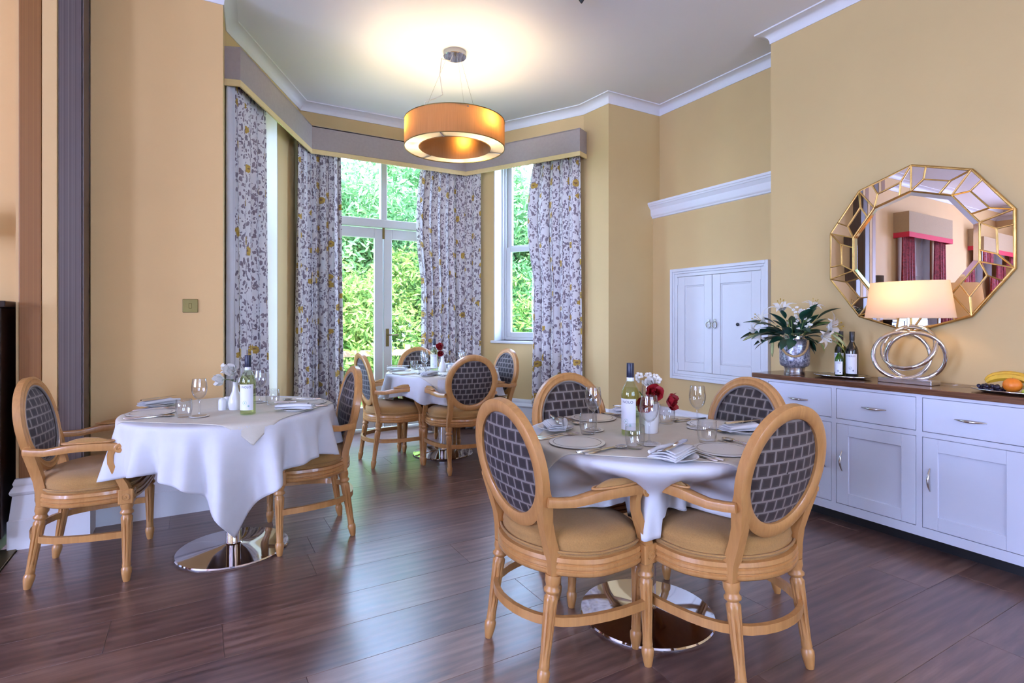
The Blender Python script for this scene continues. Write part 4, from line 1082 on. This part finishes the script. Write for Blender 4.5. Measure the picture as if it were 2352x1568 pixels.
for k, (x, y), lab, da in (('f', (1.54, 1.70), 'white wine bottle standing on the front table', -22), ('l', (.212, 3.03), 'white wine bottle standing on the left table', -18), ('b', (1.90, 4.76), 'white wine bottle standing on the far table', -10)):
    bottle('wine_bottle', lab, (x, y, TZ), facing(x, y, da), 'bottle_green', .98, 'navy', 'wine', True, fill=.2)
TRX, TRY = 3.515, 1.925
bottle('wine_bottle', 'olive-green wine bottle behind the small one on the tray', (3.535, 1.955, WT + .008), facing(3.5, 1.95, -32), 'bottle_olive', .93, 'black', None, False)
bottle('wine_bottle', 'black wine bottle on the right of the silver tray', (3.49, 1.862, WT + .008), facing(3.49, 1.86, -12), 'bottle_dark', .93, 'black', None, False)
bottle('wine_bottle', 'miniature green wine bottle at the front of the tray', (3.445, 1.915, WT + .008), facing(3.44, 1.9, -8), 'bottle_small', .62, 'black', None, False, 'CASA')
def tray(name, label, loc, ra, rb, rotz=0):
    t = thing(name, label, 'tray', loc, rotz)
    M = Matrix.Diagonal((ra, rb, 1, 1))
    MB().lathe([(.001, .001), (.72, .001), (.8, .004), (.97, .012), (1.0, .014), (1.0, .016), (.96, .0155), (.8, .0075), (.72, .0045), (.001, .0045)], 72, M, rf=lambda a, z: 1 + (.012 * cos(16 * a) if z > .01 else 0), cap=False).build('dish', 'silver', t, smooth=40)
    MB().tube([(ra * 1.0 * (1 + .012 * cos(16 * a)) * cos(a), rb * (1 + .012 * cos(16 * a)) * sin(a), .015) for a in [2 * pi * k / 96 for k in range(96)]], .0028, 6, True).build('rim', 'silver', t, smooth=60)
    return t
tray('serving_tray', 'oval silver tray under the wine bottles', (TRX - .02, TRY, WT), .115, .165)
tray('fruit_tray', 'silver tray piled with fruit at the sideboard end', (3.465, 1.07, WT), .12, .18)
# ------------------------------------------------------------------ fruit
FX, FY = 3.465, 1.07; FZ = WT + .006
def banana(label, y0, z0, x, bend):
    t = thing('banana', label, 'banana', (x, y0, z0), 0, 'bananas')
    P = [(.0 + .012 * sin(k * 3), .095 * cos(pi * (.08 + .84 * k)), .052 * sin(pi * (.08 + .84 * k)) * bend) for k in [i / 14 for i in range(15)]]
    rr = [.007, .012, .016, .0178, .0185, .019, .019, .019, .019, .0188, .018, .016, .012, .007, .0055]
    MB().tube(P, rr, 6).build('skin', 'banana', t, smooth=40)
    MB().tube([P[-1], (P[-1][0], P[-1][1] - .018, P[-1][2] - .004)], [.0055, .0045], 6).build('stalk', 'bark', t, smooth=60)
banana('rear banana on the fruit tray', FY + .05, FZ + .028, FX + .045, 1.0)
banana('front banana on the fruit tray, partly behind the orange', FY + .035, FZ + .024, FX + .012, .9)
t = thing('orange', 'whole orange in the middle of the fruit tray', 'orange', (FX - .035, FY + .01, FZ + .037), 0)
MB().sphere((0, 0, 0), .037, 28, 18, sc=(1, 1, .95)).build('skin', 'orange', t, smooth=80); MB().lathe([(.003, .034), (.002, .037)], 8).build('stem_button', 'leaf_light', t)
def grapes(label, c, mat, n, sx, sy, r, seed):
    rs = random.Random(seed); t = thing('grape_bunch', label, 'grapes', c, 0, 'grape bunches')
    me = MB().sphere((0, 0, 0), r, 12, 8, sc=(1, 1, 1.1)).mesh('grape', mat, 80)
    pl = []
    for i in range(n * 30):
        if len(pl) >= n: break
        x, y, z = rs.uniform(-sx, sx), rs.uniform(-sy, sy), r + (0 if len(pl) < n * .55 else r * 1.5)
        if all((x - a) ** 2 + (y - b) ** 2 + (z - q) ** 2 > (1.75 * r) ** 2 for a, b, q in pl): pl.append((x, y, z))
    for p in pl: obj('grape', me, t, p, (rs.uniform(0, 3), rs.uniform(0, 3), 0))
    MB().tube([(0, sy, r * 2), (0, 0, r * 2.6), (0, -sy, r * 2.2)], .0018, 5).build('stalk', 'bark', t, smooth=60)
grapes('bunch of black grapes at the left of the fruit tray', (FX - .03, FY + .09, FZ), 'grape_black', 26, .035, .045, .0095, 4)
grapes('bunch of green grapes at the right of the fruit tray', (FX - .03, FY - .085, FZ), 'grape_green', 22, .045, .05, .0125, 5)

# ------------------------------------------------------------------ flowers
def leafm(mat, ln, w, bend=.3, n=8):
    def fn(a, b):
        x = ln * a; ww = w * (sin(pi * min(1, a * .98 + .02)) ** .8) * (1 - .25 * a); y = ww * (2 * b - 1)
        z = -bend * ln * a * a + .25 * abs(y)
        return (x, y, z)
    return MB().grid(n, 5, fn).mesh('leaf', mat, 80)
def orient(o, d, roll=0):
    d = Vector(d).normalized(); o.rotation_euler = (d.to_track_quat('X', 'Z') @ Matrix.Rotation(roll, 3, 'X').to_quaternion()).to_euler()
VX, VY = 3.395, 2.175
t = thing('flower_vase', 'mottled silver jar vase with rope handle on sideboard', 'vase', (VX, VY, WT))
MB().lathe([(.001, 0), (.062, 0), (.064, .004), (.060, .03), (.064, .05), (.060, .055)], 40, cap=False).build('foot', 'silver', t, smooth=40)
MB().lathe([(.060, .052), (.080, .060), (.088, .072), (.090, .10), (.090, .19), (.087, .215), (.074, .232), (.068, .236)], 48, cap=False).build('jar', 'mercury_glass', t, smooth=60)
MB().lathe([(.068, .234), (.068, .256), (.071, .258), (.066, .258), (.066, .236)], 40, cap=False).build('collar', 'silver', t, smooth=40)
rp = [(.088 * cos(a) , .088 * sin(a), 0) for a in (0,)]
rd = Vector((-.85, -.53, 0)); rq = Vector((-rd.y, rd.x, 0))
rope = []
for i in range(25):
    k = i / 24; a = -pi / 2 + pi * k
    p = rd * (.075 + .035 * cos(a) + .0) * 1.0 + rq * (.078 * sin(a)) * 1.0
    rope.append((p.x, p.y, .232 - .105 * cos(a) ** .8))
MB().tube(rope, [.0068 + .0012 * (i % 2) for i in range(25)], 8).build('rope_handle', 'rope', t, smooth=60)
bq = thing('lily_bouquet', 'white lilies and dark leaves standing in the silver vase', 'flowers', (VX, VY, WT + .24))
lm = [leafm('leaf_dark', .135, .034, .35), leafm('leaf_dark', .105, .040, .25), leafm('leaf_light', .10, .022, .5)]
rs = random.Random(21)
vr = Vector((-.5, .866, 0)).normalized()    # along the picture's left
dirs = []
for i in range(74):
    a = rs.uniform(0, 2 * pi); el = rs.uniform(-.12, 1.3)
    d = Vector((cos(a) * cos(el), sin(a) * cos(el), sin(el)))
    d = (d + vr * .25 * d.dot(vr)).normalized()
    if d.x > .45: d.x = .2
    p = Vector((d.x * .06, d.y * .06, .0)) + d * rs.uniform(.02, .17)
    o = obj('leaf', rs.choice(lm[:2]) if i % 7 else lm[2], bq, p); orient(o, d + Vector((0, 0, -.15)), rs.uniform(-.5, .5)); s_ = rs.uniform(.75, 1.15); o.scale = (s_, s_, s_)
pet = MB().grid(9, 5, lambda a, b: (.085 * a, .017 * sin(pi * (a * .9 + .06)) * (2 * b - 1), .05 * a * a * 1.0 - .075 * a ** 4 + .12 * abs(.017 * (2 * b - 1)))).mesh('petal', 'petal_white', 80)
def lily(c, d, s=1):
    e = bpy.data.objects.new('lily', None); col.objects.link(e); e.parent = bq; e.location = c
    e.rotation_euler = Vector(d).to_track_quat('Z', 'X').to_euler(); e.scale = (s, s, s)
    for k in range(6):
        o = obj('petal', pet, e); o.rotation_euler = (0, R(-38 if k % 2 else -30), R(60 * k)); o.rotation_euler = (Matrix.Rotation(R(60 * k), 3, 'Z') @ Matrix.Rotation(R(-40), 3, 'Y')).to_euler()
    for k in range(3):
        a = R(120 * k + 20); m = MB().tube([(0, 0, 0), (.008 * cos(a), .008 * sin(a), .045), (.018 * cos(a), .018 * sin(a), .075)], .0012, 5); m.sphere((.018 * cos(a), .018 * sin(a), .076), .004, 6, 4); m.build('stamen', 'stamen', e, smooth=60)
def W(u, v, w): return tuple(Vector((-.866, -.5, 0)) * w + vr * u + Vector((0, 0, v)))
lily(W(.17, .10, .03), Vector(W(.8, .5, .4)), 1.15); lily(W(.07, .17, .03), Vector(W(.1, .9, .35)), 1.15); lily(W(.19, .05, .05), Vector(W(.7, -.5, .5)), 1.1)
lily(W(-.18, .075, .03), Vector(W(-.9, .1, .3)), 1.2); lily(W(-.15, .02, .05), Vector(W(-.9, -.2, .6)), 1.0); lily(W(-.10, .19, -.02), Vector(W(-.3, .9, .3)), .9)
bud = MB().tube([(0, 0, 0), (.03, 0, 0), (.06, 0, -.003), (.095, 0, -.012), (.12, 0, -.022)], [.003, .008, .0105, .008, .002], 8).mesh('bud', 'petal_green', 80)
for c, d in ((W(.2, .03, .04), W(.95, -.25, .2)), (W(.12, .0, .06), W(.15, -.95, .2)), (W(-.2, .04, .04), W(-.8, -.55, .2))):
    o = obj('bud', bud, bq, c); orient(o, d)
for i in range(34):
    o_ = MB()
    for k in range(5): a = R(72 * k); o_.sphere((.007 * cos(a), .007 * sin(a), 0), .0055, 6, 4, sc=(1, 1, .4))
    c = Vector(W(rs.gauss(-.045, .045), rs.gauss(.12, .045), rs.uniform(-.02, .10)))
    o = o_.build('blossom', 'petal_white', bq, smooth=80); o.location = c; o.rotation_euler = (rs.uniform(.6, 1.4), rs.uniform(-.5, .5), R(-60) + rs.uniform(-.5, .5))
for i in range(9):
    d = Vector((rs.uniform(-.7, .5), rs.uniform(-.8, .8), 1)); MB().tube([(d.x * .03, d.y * .03, -.15), (d.x * .06, d.y * .06, .0), (d.x * .14, d.y * .14, .12)], .003, 5).build('stem', 'leaf_light', bq, smooth=60)

def petal_fl(parent, c, d, mat, s, n=5, cup=.5, name='flower', heart='stamen'):
    me = MB().grid(7, 5, lambda a, b: (.04 * a, .024 * sin(pi * (a * .85 + .08)) * (2 * b - 1), cup * .04 * a * a + .1 * abs(.024 * (2 * b - 1)) + .003 * sin(7 * b + 5 * a))).mesh('petal', mat, 80)
    e = bpy.data.objects.new(name, None); col.objects.link(e); e.parent = parent; e.location = c; e.rotation_euler = Vector(d).to_track_quat('Z', 'X').to_euler(); e.scale = (s, s, s)
    for k in range(n):
        for lay in (0, 1):
            o = obj('petal', me, e); o.rotation_euler = (Matrix.Rotation(2 * pi * (k + .5 * lay) / n, 3, 'Z') @ Matrix.Rotation(R(-22 - 30 * lay), 3, 'Y')).to_euler(); o.scale = (1 - .2 * lay,) * 3
    h = MB()
    for k in range(9): a = 2.4 * k; q = .0025 * math.sqrt(k); h.sphere((q * cos(a), q * sin(a), .012), .0028, 6, 4)
    h.build('heart', heart, e, smooth=60)
def blossoms(parent, pts, mat, s=1):
    for p in pts:
        o_ = MB()
        for k in range(5): a = R(72 * k); o_.sphere((.008 * s * cos(a), .008 * s * sin(a), 0), .0065 * s, 6, 4, sc=(1, 1, .5))
        o = o_.build('blossom', mat, parent, smooth=80); o.location = p; o.rotation_euler = (rn(.5, 1.4), rn(-.6, .6), rn(-1.2, .2))
def cd(x, y, r, u, f):     # offset to the viewer's right / towards the viewer from a spot
    l = math.hypot(x, y); fx, fy = -x / l, -y / l; return (x + fy * -r * 1.0 * -1 if False else x + (-fy) * r + fx * f, y + fx * r + fy * f, u)
def vase_fl(loc, prof, mat_lab, label_v, label_b, build):
    t = thing('table_vase', label_v, 'vase', loc, 0, 'small white table vases')
    MB().lathe(prof, 36, cap=False).build('body', 'china', t, smooth=60)
    b = thing('flower_posy', label_b, 'flowers', (loc[0], loc[1], loc[2] + prof[-1][1] if False else loc[2]), 0, 'table posies')
    build(b)
x, y = 1.645, 1.70
ll = math.hypot(x, y); fr = Vector((-x / ll, -y / ll, 0)); rt = Vector((-fr.y, fr.x, 0)) * -1
rt = Vector((y / ll, -x / ll, 0))
def V3(r, u, f): return tuple(rt * r + fr * f + Vector((0, 0, u)))
def red_posy(b):
    for q in ((.0, .0), (.02, .01), (-.02, .0)): MB().tube([(0, 0, .02), V3(q[0], .14, q[1]), V3(q[0] * 2, .17, q[1] * 2)], .003, 5).build('stem', 'leaf_light', b)
    petal_fl(b, V3(.012, .165, .035), V3(.35, .35, 1), 'petal_red', 1.25, 5, .6)
    petal_fl(b, V3(.07, .135, .03), V3(1, .1, .35), 'petal_red', 1.2, 5, .5)
    petal_fl(b, V3(-.012, .13, .03), V3(-.3, -.3, 1), 'petal_red', 1.15, 5, .5)
    petal_fl(b, V3(.005, .205, .02), V3(-.2, .5, 1), 'petal_white', .75, 5, .8, heart='petal_green')
    blossoms(b, [V3(-.02 + .045 * math.cos(k * 2.4) * .6, .225 + .02 * math.sin(k * 2.4), .0) for k in range(6)] + [V3(.03, .235, 0), V3(.035, .222, .01)], 'petal_white', 1.3)
vase_fl((x, y, TZ), [(.001, 0), (.036, 0), (.038, .004), (.042, .10), (.042, .125), (.0395, .125), (.036, .012), (.001, .010)], '', 'white ceramic pot vase on the front table', 'red and white flowers in the front table vase', red_posy)
BV = [(.001, 0), (.030, 0), (.034, .01), (.036, .035), (.030, .065), (.017, .095), (.0125, .125), (.014, .145), (.012, .145), (.0105, .125), (.001, .10)]
def white_posy(b):
    MB().tube([(0, 0, .05), V3(0, .15, 0)], .004, 5).build('stem', 'leaf_light', b)
    petal_fl(b, V3(.0, .205, .02), V3(.35, .3, 1), 'petal_white', 1.15, 5, .7)
    petal_fl(b, V3(-.045, .165, .03), V3(-.5, -.2, 1), 'petal_white', 1.1, 5, .8, heart='petal_green')
    petal_fl(b, V3(.03, .16, .0), V3(.8, -.3, .4), 'petal_white', 1.0, 5, .8)
    for q in ((-.02, .19), (.015, .175), (-.03, .2), (.02, .195)):
        o = obj('leaf', lm[2], b, V3(0, .15, .02)); orient(o, V3(q[0] * 3, .09, .1)); o.scale = (.5, .5, .5)
    blossoms(b, [V3(-.07 + .016 * math.cos(k * 2.4), .215 + .02 * math.sin(k * 2.4), -.005 + .005 * k % .02) for k in range(8)], 'petal_white', .7)
vase_fl((.166, 3.225, TZ), BV, '', 'white bottle-shaped vase on the left table', 'white flowers in the left table vase', white_posy)
def far_posy(b):
    MB().tube([(0, 0, .05), V3(0, .17, 0)], .003, 5).build('stem', 'leaf_light', b)
    petal_fl(b, V3(-.005, .215, .02), V3(-.1, .5, 1), 'petal_red', 1.25, 5, .8); petal_fl(b, V3(.0, .17, .03), V3(.1, -.1, 1), 'petal_red', 1.0, 5, .8)
    blossoms(b, [V3(.03, .17, .02), V3(.035, .19, .01), V3(.022, .2, .02)], 'petal_white', 1)
vase_fl((1.93, 4.63, TZ), BV, '', 'white bottle-shaped vase on the far table', 'red flowers in the far table vase', far_posy)
for (x, y, lab, s_) in ((.105, 3.235, 'nearer white china shaker on the left table', 0), (.128, 3.285, 'white china shaker tucked behind its twin, left table', 1), (1.985, 4.60, 'white china shaker beside the far table vase', 2)):
    t = thing('shaker', lab, 'shaker', (x, y, TZ), 0, 'china shakers')
    MB().lathe([(.001, 0), (.018, 0), (.0195, .004), (.019, .045), (.0175, .056), (.011, .062), (.001, .064)], 28, cap=False).build('body', 'china', t, smooth=60)
    MB().lathe([(.003, .0632), (.003, .0645)], 8).build('pour_hole', 'ink', t)

# ------------------------------------------------------------------ garden
gr = MB().box(-14, 18, 4.6, 26, -.35, -.16).build('garden_ground', 'grass'); struct(gr)
struct(MB().box(.2, 3.4, 6.1, 8.0, -.16, -.11).build('garden_paving', 'stone'))
def tree(name, label, c, rx, rz, zc, n, mat, seed, leaf=.085, group='garden trees', cat='tree'):
    rs = random.Random(seed); t = thing(name, label, cat, (c[0], c[1], -.16), 0, group)
    vs_, fs = [], []
    blobs = [(rs.gauss(0, .42) * rx, rs.gauss(0, .42) * rx, zc + rs.gauss(0, .42) * rz, rs.uniform(.35, .6)) for _ in range(26)]
    for i in range(n):
        bx, by, bz, br = rs.choice(blobs)
        while True:
            d = Vector((rs.gauss(0, 1), rs.gauss(0, 1), rs.gauss(0, 1)))
            if d.length > .05: break
        d.normalize(); q = br * rs.uniform(.72, 1.05) * rx * .8
        p = Vector((bx, by, bz)) + d * q
        if p.z < .05: p.z = rs.uniform(.05, .5)
        if p.z > 5.3 + rs.uniform(0, .5): p.z = rs.uniform(2.0, 5.4)
        ax = Vector((rs.gauss(0, 1), rs.gauss(0, 1), rs.gauss(-.5, .6))).normalized(); nm = (d + Vector((rs.gauss(0, .5), rs.gauss(0, .5), rs.gauss(.35, .4)))); sd = ax.cross(nm)
        if sd.length < .01: continue
        sd.normalize(); l = leaf * rs.uniform(.7, 1.4); w = l * .30
        o = len(vs_); up = nm.normalized() * l * .08
        vs_ += [p - ax * l, p - sd * w + up, p + ax * l, p + sd * w + up]; fs.append((o, o + 1, o + 2, o + 3))
    MB().add(vs_, fs).build('foliage', mat, t)
    for k in range(3):
        a = rs.uniform(0, 6.28); e = (cos(a) * rx * .4, sin(a) * rx * .4, zc + rz * .3)
        MB().tube([(0, 0, 0), (e[0] * .2, e[1] * .2, zc * .5), e], [.07, .05, .015], 6).build('trunk', 'bark', t, smooth=60)
TREES = [('garden_tree', 'bright green shrub outside the left French door', (2.3, 10.2), 1.5, 1.3, 1.3, 11000, 'foliage_a', 1, .075, 'garden shrubs', 'shrub'),
         ('garden_tree', 'green shrub outside the right French door', (4.4, 10.6), 1.5, 1.4, 1.5, 11000, 'foliage_a', 2, .075, 'garden shrubs', 'shrub'),
         ('garden_tree', 'shrub seen low through the right bay window', (6.6, 10.2), 1.5, 1.1, 1.3, 9000, 'foliage_c', 3, .075, 'garden shrubs', 'shrub'),
         ('garden_tree', 'pale tall tree high behind the left door light', (3.0, 13.6), 2.3, 1.6, 3.2, 24000, 'foliage_b', 4, .10, 'garden trees', 'tree'),
         ('garden_tree', 'pale tall tree high behind the right door light', (6.0, 13.8), 2.3, 1.6, 3.2, 24000, 'foliage_b', 5, .10, 'garden trees', 'tree'),
         ('garden_tree', 'pale tree high in the right bay window', (9.2, 12.4), 2.3, 1.6, 3.2, 22000, 'foliage_b', 6, .10, 'garden trees', 'tree'),
         ('garden_tree', 'shrub low behind the far armchair and glass', (8.4, 10.4), 1.3, 1.0, 1.2, 7000, 'foliage_a', 7, .075, 'garden shrubs', 'shrub'),
         ('garden_tree', 'leafy tree left of the bay outside', (-.6, 11.5), 1.9, 1.9, 2.4, 8000, 'foliage_c', 8, .10, 'garden trees', 'tree')]
for a in TREES: tree(*a)
t = thing('garden_fence', 'low timber rail outside the French doors', 'fence', (3.0, 8.7, -.16))
for zz in (.85,): MB().box(-2.6, 2.6, -.03, .03, zz - .05, zz + .05).build('rail', 'timber', t, bevel=.008)
for xx in (-2.4, -1.2, 0, 1.2, 2.4): MB().box(xx - .04, xx + .04, -.035, .035, 0, .98).build('post', 'timber', t, bevel=.008)
